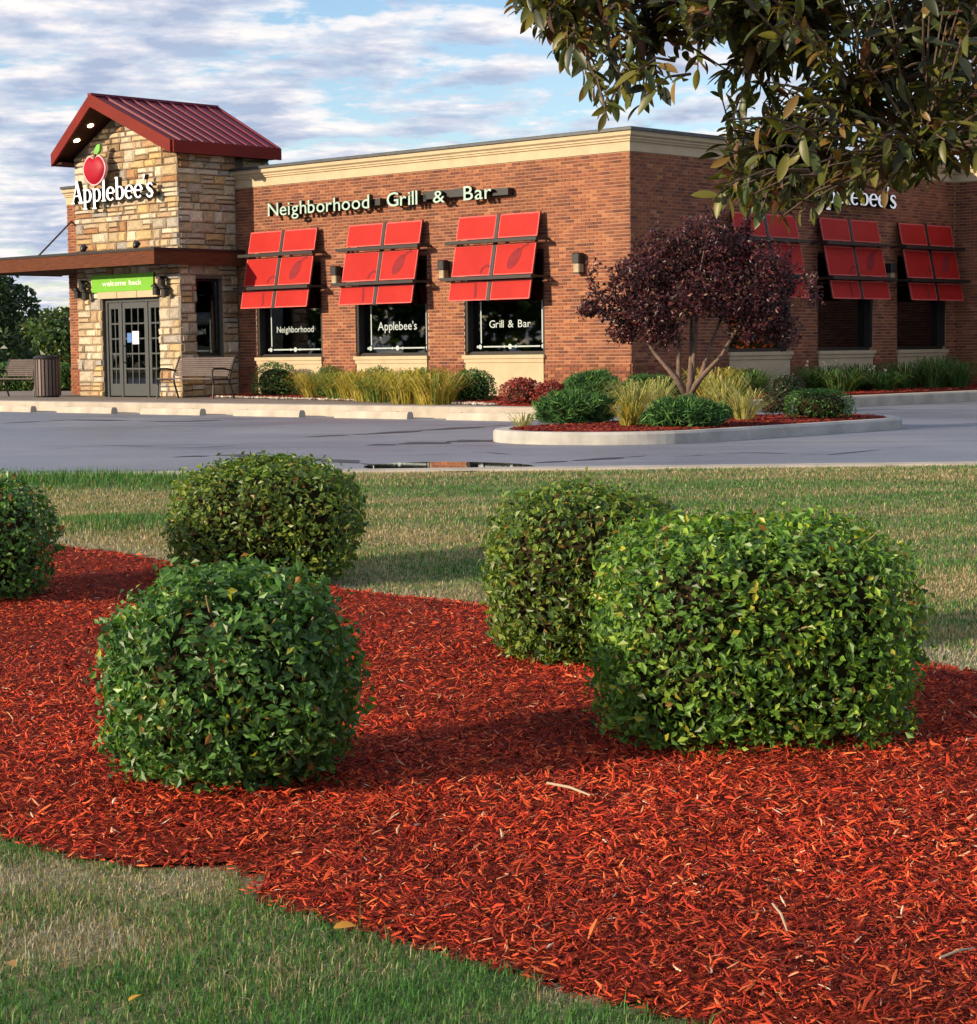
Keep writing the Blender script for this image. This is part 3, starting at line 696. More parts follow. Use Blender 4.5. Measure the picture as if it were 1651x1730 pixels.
# the restaurant name in upright serif letters, drawn stroke by stroke
def stroke(pts, wds):
    pts = [np.array(p, float) for p in pts]; Lf, Rt = [], []
    wds = [wds]*len(pts) if np.isscalar(wds) else wds
    for i, p in enumerate(pts):
        d = pts[min(i+1, len(pts)-1)]-pts[max(i-1, 0)]; d /= np.linalg.norm(d)+1e-9; n = np.array([-d[1], d[0]])
        Lf.append(p+n*wds[i]/2); Rt.append(p-n*wds[i]/2)
    return Lf, Rt
def bowl(cx, cz, rx, rz, t0, t1, wmin, wmax, n=18):
    P, W_ = [], []
    for k in range(n+1):
        t = t0+(t1-t0)*k/n; P.append((cx+rx*math.cos(t), cz+rz*math.sin(t))); W_.append(wmin+(wmax-wmin)*abs(math.cos(t))**1.5)
    return P, W_
TK, TN = .15, .055
GL = {
 'A': (.78, [([(.10, .03), (.40, 1.0)], TN*1.2), ([(.36, 1.0), (.66, .03)], TK*1.1), ([(.2, .34), (.56, .34)], TN), ([(-.02, .03), (.22, .03)], .06), ([(.50, .03), (.82, .03)], .06)]),
 'p': (.62, [([(.13, .60), (.13, -.27)], TK), (bowl(.30, .31, .21, .27, -2.6, 2.6, TN, TK)), ([(.0, -.27), (.27, -.27)], .06), ([(.02, .57), (.14, .60)], .06)]),
 'l': (.30, [([(.14, 1.0), (.14, .0)], TK), ([(.0, .03), (.28, .03)], .06), ([(.02, .97), (.15, .99)], .06)]),
 'e': (.58, [(bowl(.29, .31, .22, .28, .1, 5.5, TN, TK)), ([(.10, .34), (.50, .34)], TN*1.1)]),
 'b': (.62, [([(.13, 1.0), (.13, .03)], TK), (bowl(.30, .31, .21, .27, -2.6, 2.6, TN, TK)), ([(.01, .97), (.14, .99)], .06)]),
 "'": (.20, [([(.10, 1.0), (.06, .78)], [.13, .05])]),
 's': (.48, [([(.40, .50), (.33, .58), (.22, .60), (.11, .54), (.10, .43), (.20, .35), (.32, .27), (.40, .17), (.34, .05), (.22, .01), (.09, .06), (.05, .15)], [.07, .07, .09, .12, .14, .15, .15, .14, .12, .09, .07, .06])]),
}
def name_sign(name, loc, rot, width, height, label, standoff=.3, depth=.14):
    E_ = empty(name, loc, rot, label, 'sign'); tot = sum(GL[c][0] for c in "Applebee's") ; kx = width/tot; x = 0
    for c in "Applebee's":
        adv, sts = GL[c]; mb = MB(); bk = MB()
        for q, (pts, wd) in enumerate(sts):
            Lf, Rt = stroke(pts, wd); y0 = -standoff-depth-.002*q
            poly = Lf+Rt[::-1]; n = len(Lf)
            V0 = [((x_+0)*kx, y0, z_*height) for x_, z_ in Lf]+[(x_*kx, y0, z_*height) for x_, z_ in Rt]
            V1 = [(a, -standoff, b) for a, _, b in V0]
            f = [(i, n+i, n+i+1, i+1) for i in range(n-1)]
            f += [(2*n+i, 2*n+i+1, 3*n+i+1, 3*n+i) for i in range(n-1)]
            f += [(i, i+1, 2*n+i+1, 2*n+i) for i in range(n-1)] + [(n+i+1, n+i, 3*n+i, 3*n+i+1) for i in range(n-1)]
            f += [(0, 2*n, 3*n, n), (n-1, 2*n-1, 4*n-1, 3*n-1)]
            mb.add(V0+V1, f)
        o = mb.build('letter', m_litletter, E_); o.location = (x*kx, 0, 0)
        o.data.materials.append(m_black); nrm = np.zeros(len(o.data.polygons)*3, np.float32); o.data.polygons.foreach_get('normal', nrm)
        o.data.polygons.foreach_set('material_index', (np.abs(nrm.reshape(-1, 3)[:, 1]) < .6).astype(np.int32)); x += adv
    MB().box(.1, width-.1, -standoff+.002, -.06, height*.10, height*.26).build('raceway', m_black, E_)
    return E_
name_sign('name_sign', FWP(15.27, 5.08, -TXF), ROT_F, 3.12, .52, 'white serif name letters under the red apple on the stone tower', .20, .12)
name_sign('name_sign', RWP(5.76, 4.58), ROT_R, 3.26, .46, 'white serif name letters on the shaded side wall behind tree leaves', .16)
# the word ends with a small registered dot
ap = empty('apple_emblem', FWP(14.30, 5.46, -TXF+.34), ROT_F, 'red apple emblem with green leaf above the tower lettering', 'sign')
def apple_outline(k, n=40):
    P = []
    for i in range(n):
        t = 2*math.pi*i/n; r = 1+.05*math.cos(2*t)
        xx = .39*r*math.cos(t); zz = .36+.36*r*math.sin(t)
        if math.sin(t) > 0: zz -= .10*math.exp(-(xx/.11)**2)
        xx *= (1-.16*max(0, -math.sin(t)))
        P.append((xx*k, .36+(zz-.36)*k))
    return P
MB().prism(apple_outline(1.06), -.02, .06, axis='y').build('apple_rim', m_applerim, ap)
mb = MB(); n = 40
for q, (k, yy) in enumerate([(.98, -.024), (.86, -.06), (.6, -.09), (.25, -.105)]): mb.v += [(x, yy, z) for x, z in apple_outline(k)]
mb.f = [(q*n+i, q*n+(i+1) % n, (q+1)*n+(i+1) % n, (q+1)*n+i) for q in range(3) for i in range(n)] + [tuple(3*n+i for i in range(n))]
mb.build('apple_body', m_apple, ap, True)
P, W_ = [(.02, .62), (.05, .72), (.10, .80)], [.05, .045, .04]
MB().prism([(-.02, .60), (.04, .60), (.09, .80), (.04, .80)], -.04, .02, axis='y').build('apple_stem', M_plain('stem_brown', (.12, .05, .02), .6, bmp=0), ap)
MB().prism([(.05, .72), (.16, .70), (.26, .78), (.28, .93), (.17, .92), (.08, .84)], -.05, .02, axis='y').build('apple_leaf', m_leafgreen, ap)
MB().box(-.1, .1, .062, .33, .25, .45).build('bracket', m_black, ap)
# green banner over the door
bn = empty('door_banner', FWP(14.86, 3.0, -TXF+.09), ROT_F, 'bright green banner with white words over the entrance door', 'banner')
MB().box(0, 2.34, -.02, .0, 0, .40).build('cloth', m_banner, bn)
me = MB(); its = font_line('welcome back', .17, .004, 1.5, .07, .35); LV = []; 
for c, mesh_, co, x in its:
    mesh_.materials.clear(); o = link('letter', mesh_, m_white, bn); o.location = (.42+x, -.024, .14)

# ================================================================ AWNINGS
def make_awning():
    root = empty('window_awning', (0, 0, 0))
    Wd, zt, zb, ot, obm = 2.24, 4.28, 2.55, .14, .50
    def pt(a, z, d=0.):
        k = (zt-z)/(zt-zb); nrm = np.array([0, -(zt-zb), -(obm-ot)]); nrm /= np.linalg.norm(nrm)
        return np.array([a, -(ot+(obm-ot)*k), z])+nrm*d
    def slab(name, a0, a1, z0, z1, d0, d1, mat, par):
        v = [pt(a0, z0, d0), pt(a1, z0, d0), pt(a1, z1, d0), pt(a0, z1, d0), pt(a0, z0, d1), pt(a1, z0, d1), pt(a1, z1, d1), pt(a0, z1, d1)]
        return MB().add(v, [(0, 3, 2, 1), (4, 5, 6, 7), (0, 1, 5, 4), (1, 2, 6, 5), (2, 3, 7, 6), (3, 0, 4, 7)]).build(name, mat, par)
    cols = [(0, Wd/2-.05), (Wd/2+.05, Wd)]; rows = [(zt, 3.80), (3.68, 3.05), (2.94, zb)]
    for ci, (a0, a1) in enumerate(cols):
        for ri, (z1, z0) in enumerate(rows):
            rim = .025
            p = slab('panel', a0+rim, a1-rim, z0+rim, z1-rim, 0, .012, m_awn, root)
            for (b0, b1, y0, y1) in ((a0, a1, z0, z0+rim-.001), (a0, a1, z1-rim+.001, z1), (a0, a0+rim-.001, z0+rim, z1-rim), (a1-rim+.001, a1, z0+rim, z1-rim)):
                pass
            v = MB()
            q = [pt(a0, z0, .016), pt(a1, z0, .016), pt(a1, z1, .016), pt(a0, z1, .016), pt(a0+rim, z0+rim, .016), pt(a1-rim, z0+rim, .016), pt(a1-rim, z1-rim, .016), pt(a0+rim, z1-rim, .016)]
            q2 = [pt(a0, z0, -.006), pt(a1, z0, -.006), pt(a1, z1, -.006), pt(a0, z1, -.006)]
            v.add(q+q2, [(0, 1, 5, 4), (1, 2, 6, 5), (2, 3, 7, 6), (3, 0, 4, 7), (8, 9, 1, 0), (9, 10, 2, 1), (10, 11, 3, 2), (11, 8, 0, 3), (11, 10, 9, 8)])
            v.build('panel_rim', m_awn_rim, root)
    # printed apple pip and outline sweeping over the middle row
    a0, z0 = 1.70, 3.37
    P = [pt(a0+.17*math.cos(t)+.05*math.sin(t), z0+.20*math.sin(t)+.06*math.cos(t), .0165) for t in np.arange(20)*2*math.pi/20]
    MB().add(P, [tuple(range(20))]).build('printed_seed', m_awn_print, root)
    def arc(pts, wd, nm):
        Lf, Rt = stroke(pts, wd); n = len(Lf)
        MB().add([pt(x, z, .0165) for x, z in Lf]+[pt(x, z, .0165) for x, z in Rt], [(i, n+i, n+i+1, i+1) for i in range(n-1)]).build(nm, m_awn_print, root)
    arc([(1.86, 3.56), (1.95, 3.62), (2.05, 3.65)], .05, 'printed_stem')
    arc([(.80, 3.10), (.86, 3.20), (.97, 3.26), (1.05, 3.22)], .05, 'printed_curve')
    arc([(.72, 2.90), (.74, 2.72), (.75, 2.60)], .06, 'printed_curve')
    # dark frame: centre mullion, dark strips added as the side gap's shade, bars and their arms
    slab('mullion', Wd/2-.045, Wd/2+.045, zb-.01, zt+.01, -.02, .03, m_dark, root)
    for a in (.02, Wd-.06): slab('gap_shade_strip', a, a+.04, zb, zt, -.06, -.008, m_dark, root)
    for z in (3.74, 2.995):
        c = pt(0, z, .10)
        MB().box(-.14, Wd+.14, c[1]-.10, c[1]+.06, z-.035, z+.03).build('bar', m_dark, root)
        for a in (-.12, Wd+.07): MB().box(a, a+.05, c[1]+.061, -.012, z-.025, z+.02).build('bar_arm', m_dark, root)
    # dark brackets fixing the panels to the wall
    for a in (.15, Wd-.2): MB().box(a, a+.06, -.15, -.012, 4.20, 4.26).build('bracket', m_dark, root)
    return root
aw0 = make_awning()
AWL = [('F', 11.02, 'red panelled awning nearest the stone tower above the front windows'), ('F', 7.74, 'middle red panelled awning on the sunlit front wall'),
       ('F', 4.42, 'red panelled awning on the front wall nearest the building corner'), ('R', 3.06, 'red awning on the side wall half hidden behind the purple tree'),
       ('R', 6.20, 'pinkish red awning in the middle of the shaded side wall'), ('R', 9.33, 'red awning on the side wall next to the projecting wing')]
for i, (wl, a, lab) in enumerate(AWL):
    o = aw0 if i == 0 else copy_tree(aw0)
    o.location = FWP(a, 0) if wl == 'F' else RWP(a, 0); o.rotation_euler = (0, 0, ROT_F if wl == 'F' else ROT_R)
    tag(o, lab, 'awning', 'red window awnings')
# window decals with the words
def decal(a, txt, width, size, label):
    E_ = empty('window_lettering', FWP(a, SILL, -.18), ROT_F, label, 'window decal'); wd = 2.22
    for c, me, co, x in font_line(txt, size, .002, width, .07, .4):
        me.materials.clear(); o = link('letter', me, m_decal, E_); o.location = ((wd-width)/2+x, 0, .56)
    for xx in (.30, wd-.22): MB().box(xx-.016, xx+.016, -.001, .001, .24, 1.10).build('border_stripe', m_decal, E_)
    MB().box(.36, wd-.28, -.001, .001, .155, .185).build('border_stripe', m_decal, E_)
    for xx, rr in ((.27, .05), (wd-.2, .05), (wd/2, .055), (wd/2+.16, .03), (wd/2-.16, .03), (.2, .03)):
        MB().prism([(xx+rr*math.cos(t), .17+rr*math.sin(t)) for t in np.arange(10)*.628], -.002, .0015, axis='y').build('ornament', m_decal, E_)
decal(11.06, 'Neighborhood', 1.25, .20, 'pale lettering reading Neighborhood on the window nearest the tower')
decal(7.75, "Applebee's", 1.20, .26, 'pale name lettering on the middle front window')
decal(4.45, 'Grill & Bar', 1.15, .22, 'pale lettering reading Grill and Bar on the corner window')

# ================================================================ LAMPS ON THE WALLS
def make_sconce():
    r = empty('wall_sconce', (0, 0, 0))
    MB().box(-.05, .05, -.03, -.013, -.10, .10).build('back_plate', m_dark, r)
    MB().cbox(-.10, .10, -.22, -.03, .02, .22, .02).build('shade', m_dark, r)
    MB().cbox(-.075, .075, -.195, -.035, -.16, .019, .015).build('lens', m_lampglass, r)
    MB().box(-.085, .085, -.205, -.032, -.185, -.161).build('rim', m_dark, r)
    return r
sc0 = make_sconce()
for i, (wl, a, z, lab) in enumerate([('F', 8.23, 3.2, 'dark wall lamp between the two awnings nearest the tower'), ('F', 4.93, 3.2, 'dark wall lamp left of the corner awning'),
                              ('F', 1.22, 3.2, 'dark wall lamp near the building corner beside the purple tree'), ('R', 9.05, 3.15, 'dark wall lamp between the awnings of the side wall')]):
    o = sc0 if i == 0 else copy_tree(sc0)
    o.location = FWP(a, z) if wl == 'F' else RWP(a, z); o.rotation_euler = (0, 0, ROT_F if wl == 'F' else ROT_R)
    tag(o, lab, 'wall lamp', 'dark wall lamps on the brick')
def make_lantern():
    r = empty('lantern_cluster', (0, 0, 0))
    MB().tube([(0, -.03, .05), (0, -.12, .05), (.14, -.13, -.02)], .012).tube([(0, -.12, .05), (-.12, -.13, -.0)], .012).build('bracket', m_dark, r)
    for x, z in ((.03, .06), (-.16, -.12), (.15, -.16)):
        s = MB().cbox(x-.075, x+.075, -.20, -.06, z-.10, z+.08, .02).build('lantern', m_dark, r)
        MB().prism([(x-.1, z+.081), (x+.1, z+.081), (x+.03, z+.14), (x-.03, z+.14)], -.23, -.03, axis='y').build('lantern_cap', m_dark, s)
    return r
l0 = make_lantern()
for i, (a, lab) in enumerate([(15.14, 'cluster of three dark lanterns left of the green banner'), (12.14, 'cluster of three dark lanterns right of the green banner')]):
    o = l0 if i == 0 else copy_tree(l0); o.location = FWP(a, 3.10, -TXF+.06); o.rotation_euler = (0, 0, ROT_F); tag(o, lab, 'wall lamp', 'lantern clusters by the door')
def make_flood():
    r = empty('flood_light', (0, 0, 0))
    MB().lathe([(.05, 0), (.05, .02), (.02, .03), (.02, .08)], seg=12).build('foot', m_dark, r)
    h = MB().lathe([(.05, -.07), (.075, -.02), (.085, .06), (.085, .07)], seg=14).build('head', m_dark, r); h.location = (0, 0, .14); h.rotation_euler = (R_(-35), 0, 0)
    MB().lathe([(.07, .071), (.07, .076)], seg=14).build('lens', m_lampglass, h)
    return r
f0 = make_flood()
for i, (a, lab) in enumerate([(14.55, 'left flood lamp standing on the canopy edge under the sign'), (12.55, 'right flood lamp standing on the canopy edge under the sign')]):
    o = f0 if i == 0 else copy_tree(f0); o.location = FWP(a, CZ1-.03, 2.25); o.rotation_euler = (0, 0, ROT_F); tag(o, lab, 'flood lamp', 'flood lamps on the canopy')

# ================================================================ BENCHES, BIN, WHEEL STOPS
m_bench = M_plain('bench_brown', (.10, .075, .07), .5, .2, bmp=.05)
def make_bench():
    r = empty('slatted_bench', (0, 0, 0)); Lb = 2.0        # faces -y, x along
    for k in range(7): MB().box(.06, Lb-.06, -.52+k*.066, -.475+k*.066, .43, .455).build('seat_slat', m_bench, r)
    for k in range(9): 
        z = .50+k*.046; y = -.04+k*.022
        MB().box(.06, Lb-.06, y, y+.02, z, z+.036).build('back_slat', m_bench, r)
    for x in (.03, Lb-.03):
        MB().tube([(x, -.50, 0), (x, -.47, .30), (x, -.50, .45), (x, -.50, .60), (x, -.46, .66), (x, -.20, .66), (x, .02, .62)], .022, 8).build('arm_frame', m_dark, r)
        MB().tube([(x, .10, 0), (x, -.02, .36), (x, -.02, .50), (x, .16, .93)], .022, 8).build('leg', m_dark, r)
        MB().tube([(x, -.49, .42), (x, -.02, .42)], .018, 6).build('rail', m_dark, r)
    return r
b0 = make_bench()
b0.location = L2W(-2.0, 11.62, PZ); b0.rotation_euler = (0, 0, ROT_F); tag(b0, 'brown slatted bench by the door in front of the stone tower', 'bench', 'benches by the entrance')
b1 = copy_tree(b0); b1.location = L2W(-2.0, 18.3, PZ); b1.rotation_euler = (0, 0, ROT_F); tag(b1, 'brown slatted bench at the left edge beside the bin', 'bench', 'benches by the entrance')
bin_ = empty('litter_bin', L2W(-2.25, 16.12, PZ), 0, 'round slatted brown litter bin left of the entrance', 'bin')
MB().lathe([(.25, .05), (.27, .85), (.24, .86)], seg=20).build('liner', m_dark, bin_)
for k in range(22):
    t = 2*math.pi*k/22
    s = MB().box(-.03, .03, -.012, .012, .04, .90).build('slat', m_bench, bin_); s.location = (.30*math.cos(t), .30*math.sin(t), 0); s.rotation_euler = (0, 0, t+math.pi/2)
MB().lathe([(.32, .90), (.33, .93), (.30, .97), (.20, 1.0), (.17, .95)], seg=22).build('lid', m_dark, bin_)
MB().lathe([(.27, 0), (.28, .05)], seg=20).build('base', m_dark, bin_)
def make_stop():
    r = empty('wheel_stop', (0, 0, 0))
    prof = [(-.085, 0), (.085, 0), (.07, .09), (.045, .125), (-.045, .125), (-.07, .09)]
    v = [(x, y, z) for x in (0, 1.85) for y, z in prof]; n = 6
    MB().add(v, [(0, 5, 4, 3, 2, 1), (6, 7, 8, 9, 10, 11)]+[(i, (i+1) % n, n+(i+1) % n, n+i) for i in range(n)]).build('block', m_concrete, r)
    for x in (.3, 1.55): MB().lathe([(.016, .124), (.016, .130), (.004, .131)], (x, 0, 0), 8).build('anchor_pin', m_dark, r)
    return r
ws = make_stop(); names = ['leftmost', 'second', 'third', 'fourth', 'fifth', 'sixth']
for i, yy in enumerate([11.3, 8.5, 5.7, 2.85, 0.05, -2.75]):
    o = ws if i == 0 else copy_tree(ws); o.location = L2W(-5.98, yy+1.85, ZL); o.rotation_euler = (0, 0, ROT_F)
    tag(o, f'{names[i]} concrete wheel stop from the left along the front kerb', 'wheel stop', 'wheel stops along the front kerb')

# ================================================================ FOLIAGE TOOLS
def unit(a): return a/(np.linalg.norm(a, axis=1, keepdims=True)+1e-9)
def leaf_arrays(P, Nn, L, W, tint, fold=.18, axis=None):
    n = len(P); a = rng.normal(size=(n, 3)) if axis is None else axis
    a = unit(a-Nn*(a*Nn).sum(1, keepdims=True)); b = np.cross(Nn, a)
    L = np.broadcast_to(L, (n,))[:, None]; W = np.broadcast_to(W, (n,))[:, None]
    v = np.stack([P-a*L*.5, P-b*W*.5+Nn*W*fold, P+a*L*.5-Nn*L*.08, P+b*W*.5+Nn*W*fold], 1).reshape(-1, 3)
    i = np.arange(n)[:, None]*4
    F = np.concatenate([i+np.array([[0, 3, 2]]), i+np.array([[0, 2, 1]])], 0)
    return v, F, np.repeat(tint, 4, 0)
def pick(cols, n, jit=.34):
    cols = np.array(cols); wts = cols[:, 3]/cols[:, 3].sum(); k = rng.choice(len(cols), n, p=wts)
    return cols[k, :3]*(1+rng.uniform(-jit, jit, (n, 1)))
def super_r(d, a, b, c, p): return (np.abs(d[:, 0]/a)**p+np.abs(d[:, 1]/b)**p+np.abs(d[:, 2]/c)**p)**(-1/p)
def core_mesh(a, b, c, p, k, z0):
    """inner hull of a clipped shrub so that it is not hollow"""
    nu, nv = 20, 12; V = []
    for j in range(nv+1):
        ph = -math.pi/2+math.pi*j/nv
        for i in range(nu):
            t = 2*math.pi*i/nu; d = np.array([[math.cos(ph)*math.cos(t), math.cos(ph)*math.sin(t), math.sin(ph)]])
            V.append((d*super_r(d, a, b, c, p)[:, None]*k)[0]+[0, 0, z0])
    V = np.array(V); V[:, 2] = np.maximum(V[:, 2], .05)
    F = np.array([(j*nu+i, j*nu+(i+1) % nu, (j+1)*nu+(i+1) % nu, (j+1)*nu+i) for j in range(nv) for i in range(nu)])
    return V, F
m_core = M_plain('shrub_core', (.030, .024, .012), .95, var=.6, scale=18, bmp=1.0, spec=.05)  # dark hull colour puts the shade behind the leaves into the shrub
def shrub(loc, a, b, c, p, nleaf, L, cols, label, name='clipped_shrub', cat='shrub', group=None, zc=None, bumps=.05, core=.80, rz=0., mat=None, wl=.55, up=0.2, seed=1, stems=True, spiky=False, shoots=0):
    r = empty(name, loc, rz, label, cat, group); zc = c if zc is None else zc
    d = unit(rng.normal(size=(nleaf, 3))); rr = super_r(d, a, b, c, p)*(1+bumps*vnoise(d, 4, seed)+bumps*.9*vnoise(d, 13, seed+9)+bumps*.7*vnoise(d, 31, seed+19))
    dep = 1-.26*rng.random(nleaf)**1.5+.09*rng.random(nleaf)**5
    P = d*(rr*dep)[:, None]; nn = unit(unit(P/np.array([a*a, b*b, c*c]))+rng.normal(size=(nleaf, 3))*.75+np.array([0, 0, up])); P[:, 2] += zc
    k = P[:, 2] > .015+.05*rng.random(nleaf)
    if shoots: k &= (vnoise(d, 17, seed+3)+.6*vnoise(d, 29, seed+4)+.5*rng.random(nleaf)) > -.32      # gaps between the clipped sprays
    P, nn = P[k], nn[k]
    if shoots:
        sp, sn = [], []
        for q in range(shoots):
            dd = unit(rng.normal(size=(1, 3))); low = q % 3 == 0
            if low: dd[0, 2] = -abs(dd[0, 2])*.9-.35; dd = unit(dd)
            e = dd[0]*super_r(dd, a, b, c, p)[0]*.95+[0, 0, zc]
            gd = unit((dd*[1, 1, .5]+rng.normal(size=(1, 3))*.4+[0, 0, -.5 if low else .35]))[0]; ln = rng.uniform(.03, .10)
            for r_ in np.linspace(0, 1, rng.integers(5, 10)):
                pp = e+gd*ln*r_+rng.normal(size=3)*.012
                if pp[2] > .01: sp.append(pp); sn.append(unit(rng.normal(size=(1, 3))+dd*.8)[0])
        P = np.concatenate([P, np.array(sp)]); nn = np.concatenate([nn, np.array(sn)])
    tint = pick(cols, len(P))
    s = L*rng.uniform(.6, 1.25, len(P)); ax = None
    if spiky:
        ax = unit(P-np.array([0, 0, zc*.4]))+rng.normal(size=P.shape)*.45+np.array([0, 0, .35]); nn = unit(rng.normal(size=P.shape)+[0, 0, .5])
    V, F, T = leaf_arrays(P, nn, s, s*wl, tint, axis=ax)
    o = link('foliage', np_mesh('foliage', V, F, T), mat or m_leaf, r); o['kind'] = 'stuff'
    V, F = core_mesh(a, b, c, p, core, zc); link('dark_hull', np_mesh('dark_hull', V, F, smooth=True), m_core, r)
    if stems:
        mb = MB()
        for q in range(26):
            t = rng.uniform(0, 6.28); x0 = rng.uniform(0, a*.3); e = np.array([math.cos(t)*a*rng.uniform(.5, .97), math.sin(t)*b*rng.uniform(.5, .97), zc+c*rng.uniform(-.5, .9)])
            mb.tube([(x0*math.cos(t), x0*math.sin(t), -.03), e*.55+[0, 0, .0], e], [.012, .008, .004], 5)
        for q in range(26):   # clipped twig ends poking out
            dd = unit(rng.normal(size=(1, 3)))[0]; e = dd*super_r(dd[None], a, b, c, p)[0]
            if e[2]+zc < .1: continue
            mb.tube([e*.8+[0, 0, zc], e*.93+[0, 0, zc+.01], e*1.01+[0, 0, zc+.015]], [.005, .004, .003], 4)
        mb.build('stems', m_twig, r)
    return r
m_twig = M_plain('twig', (.26, .19, .10), .8, bmp=0, var=.3)
GREEN = [(.10, .22, .032, 5), (.15, .29, .040, 5), (.050, .12, .026, 3), (.26, .38, .05, 2), (.38, .36, .045, .5), (.28, .15, .04, .25)]
GREEN_D = [(.070, .175, .040, 5), (.105, .235, .052, 5), (.042, .105, .030, 3), (.17, .31, .065, 1.5), (.34, .34, .045, .4), (.28, .14, .04, .35)]
GREEN_Y = [(.095, .175, .030, 5), (.15, .235, .036, 5), (.048, .105, .024, 3), (.24, .30, .045, 2.5), (.26, .16, .04, .8)]
# ---- the five clipped shrubs in front
CG = 'clipped shrubs in the red mulch'
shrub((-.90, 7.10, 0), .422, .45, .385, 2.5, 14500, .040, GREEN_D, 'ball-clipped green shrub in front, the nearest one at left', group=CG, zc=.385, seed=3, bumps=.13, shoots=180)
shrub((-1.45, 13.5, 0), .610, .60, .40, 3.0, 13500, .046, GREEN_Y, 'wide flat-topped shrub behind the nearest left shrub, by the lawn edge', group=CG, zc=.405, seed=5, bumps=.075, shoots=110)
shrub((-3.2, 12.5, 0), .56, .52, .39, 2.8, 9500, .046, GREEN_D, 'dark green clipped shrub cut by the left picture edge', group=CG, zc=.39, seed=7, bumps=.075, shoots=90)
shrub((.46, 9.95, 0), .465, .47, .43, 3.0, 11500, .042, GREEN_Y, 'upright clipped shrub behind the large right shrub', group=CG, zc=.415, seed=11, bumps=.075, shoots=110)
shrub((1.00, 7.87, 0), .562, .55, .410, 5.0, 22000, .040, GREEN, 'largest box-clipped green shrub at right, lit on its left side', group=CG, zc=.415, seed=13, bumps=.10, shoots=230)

# ================================================================ MULCH
MUL = [(-1.9, 6.62), (-1.54, 6.38), (-1.24, 6.1), (-1.01, 5.96), (-.74, 5.91), (-.66, 5.62), (-.36, 5.28), (-.12, 5.04), (.09, 4.84), (.22, 4.66), (.39, 4.54), (.9, 4.1), (1.6, 3.6), (4.2, 3.2),
       (4.4, 7.0), (3.0, 8.6), (2.21, 9.33), (2.03, 9.79), (1.2, 10.9), (.01, 12.04), (-.75, 12.75), (-1.6, 13.9), (-2.67, 14.88), (-3.24, 15.38), (-4.6, 16.2), (-6.5, 16.0), (-6.5, 10), (-4.0, 8.0)]
MULa = np.array(MUL)
def inpoly(P, poly):
    x, y = P[:, 0], P[:, 1]; ins = np.zeros(len(P), bool); n = len(poly); j = n-1
    for i in range(n):
        xi, yi = poly[i]; xj, yj = poly[j]
        c = ((yi > y) != (yj > y)) & (x < (xj-xi)*(y-yi)/(yj-yi+1e-12)+xi); ins ^= c; j = i
    return ins
def edge_dist(P, line):
    d = np.full(len(P), 9.)
    for a_, b_ in zip(line[:-1], line[1:]):
        a_, b_ = np.array(a_), np.array(b_); ab = b_-a_; t = np.clip(((P-a_)@ab)/(ab@ab), 0, 1); d = np.minimum(d, np.linalg.norm(P-a_-t[:, None]*ab, axis=1))
    return d
def mulch_h(P):
    k = np.clip(edge_dist(P, MUL+MUL[:1])/.28, 0, 1); return .008+(.044+.03*vnoise(P, 1.3, 21)+.012*vnoise(P, 5, 22))*k
def grid_surface(poly, step, hfun, mat, name, zoff=0., edge_in=None):
    bm = bmesh.new(); x0, y0 = np.min(poly, 0); x1, y1 = np.max(poly, 0)
    xs_ = np.arange(x0, x1, step); ys_ = np.arange(y0, y1, step); X, Y = np.meshgrid(xs_, ys_); P = np.stack([X.ravel(), Y.ravel()], 1)
    ins = inpoly(P, poly); nx = len(xs_); H = hfun(P)+ground_z(P[:, 1])+zoff; V = np.column_stack([P, H])
    idx = np.arange(len(P)).reshape(len(ys_), nx); q = np.stack([idx[:-1, :-1], idx[:-1, 1:], idx[1:, 1:], idx[1:, :-1]], -1).reshape(-1, 4)
    q = q[ins[q].sum(1) >= 3]; used = np.unique(q); mp = -np.ones(len(P), int); mp[used] = np.arange(len(used))
    return link(name, np_mesh(name, V[used], mp[q], smooth=True), mat)
tag(grid_surface(MULa, .09, mulch_h, m_mulchbase, 'mulch_bed'), kind='structure')
def in_view(P, pad=.35):
    return (np.abs(P[:, 0]) < P[:, 1]*.2355+pad) & (P[:, 1] > 4.0)
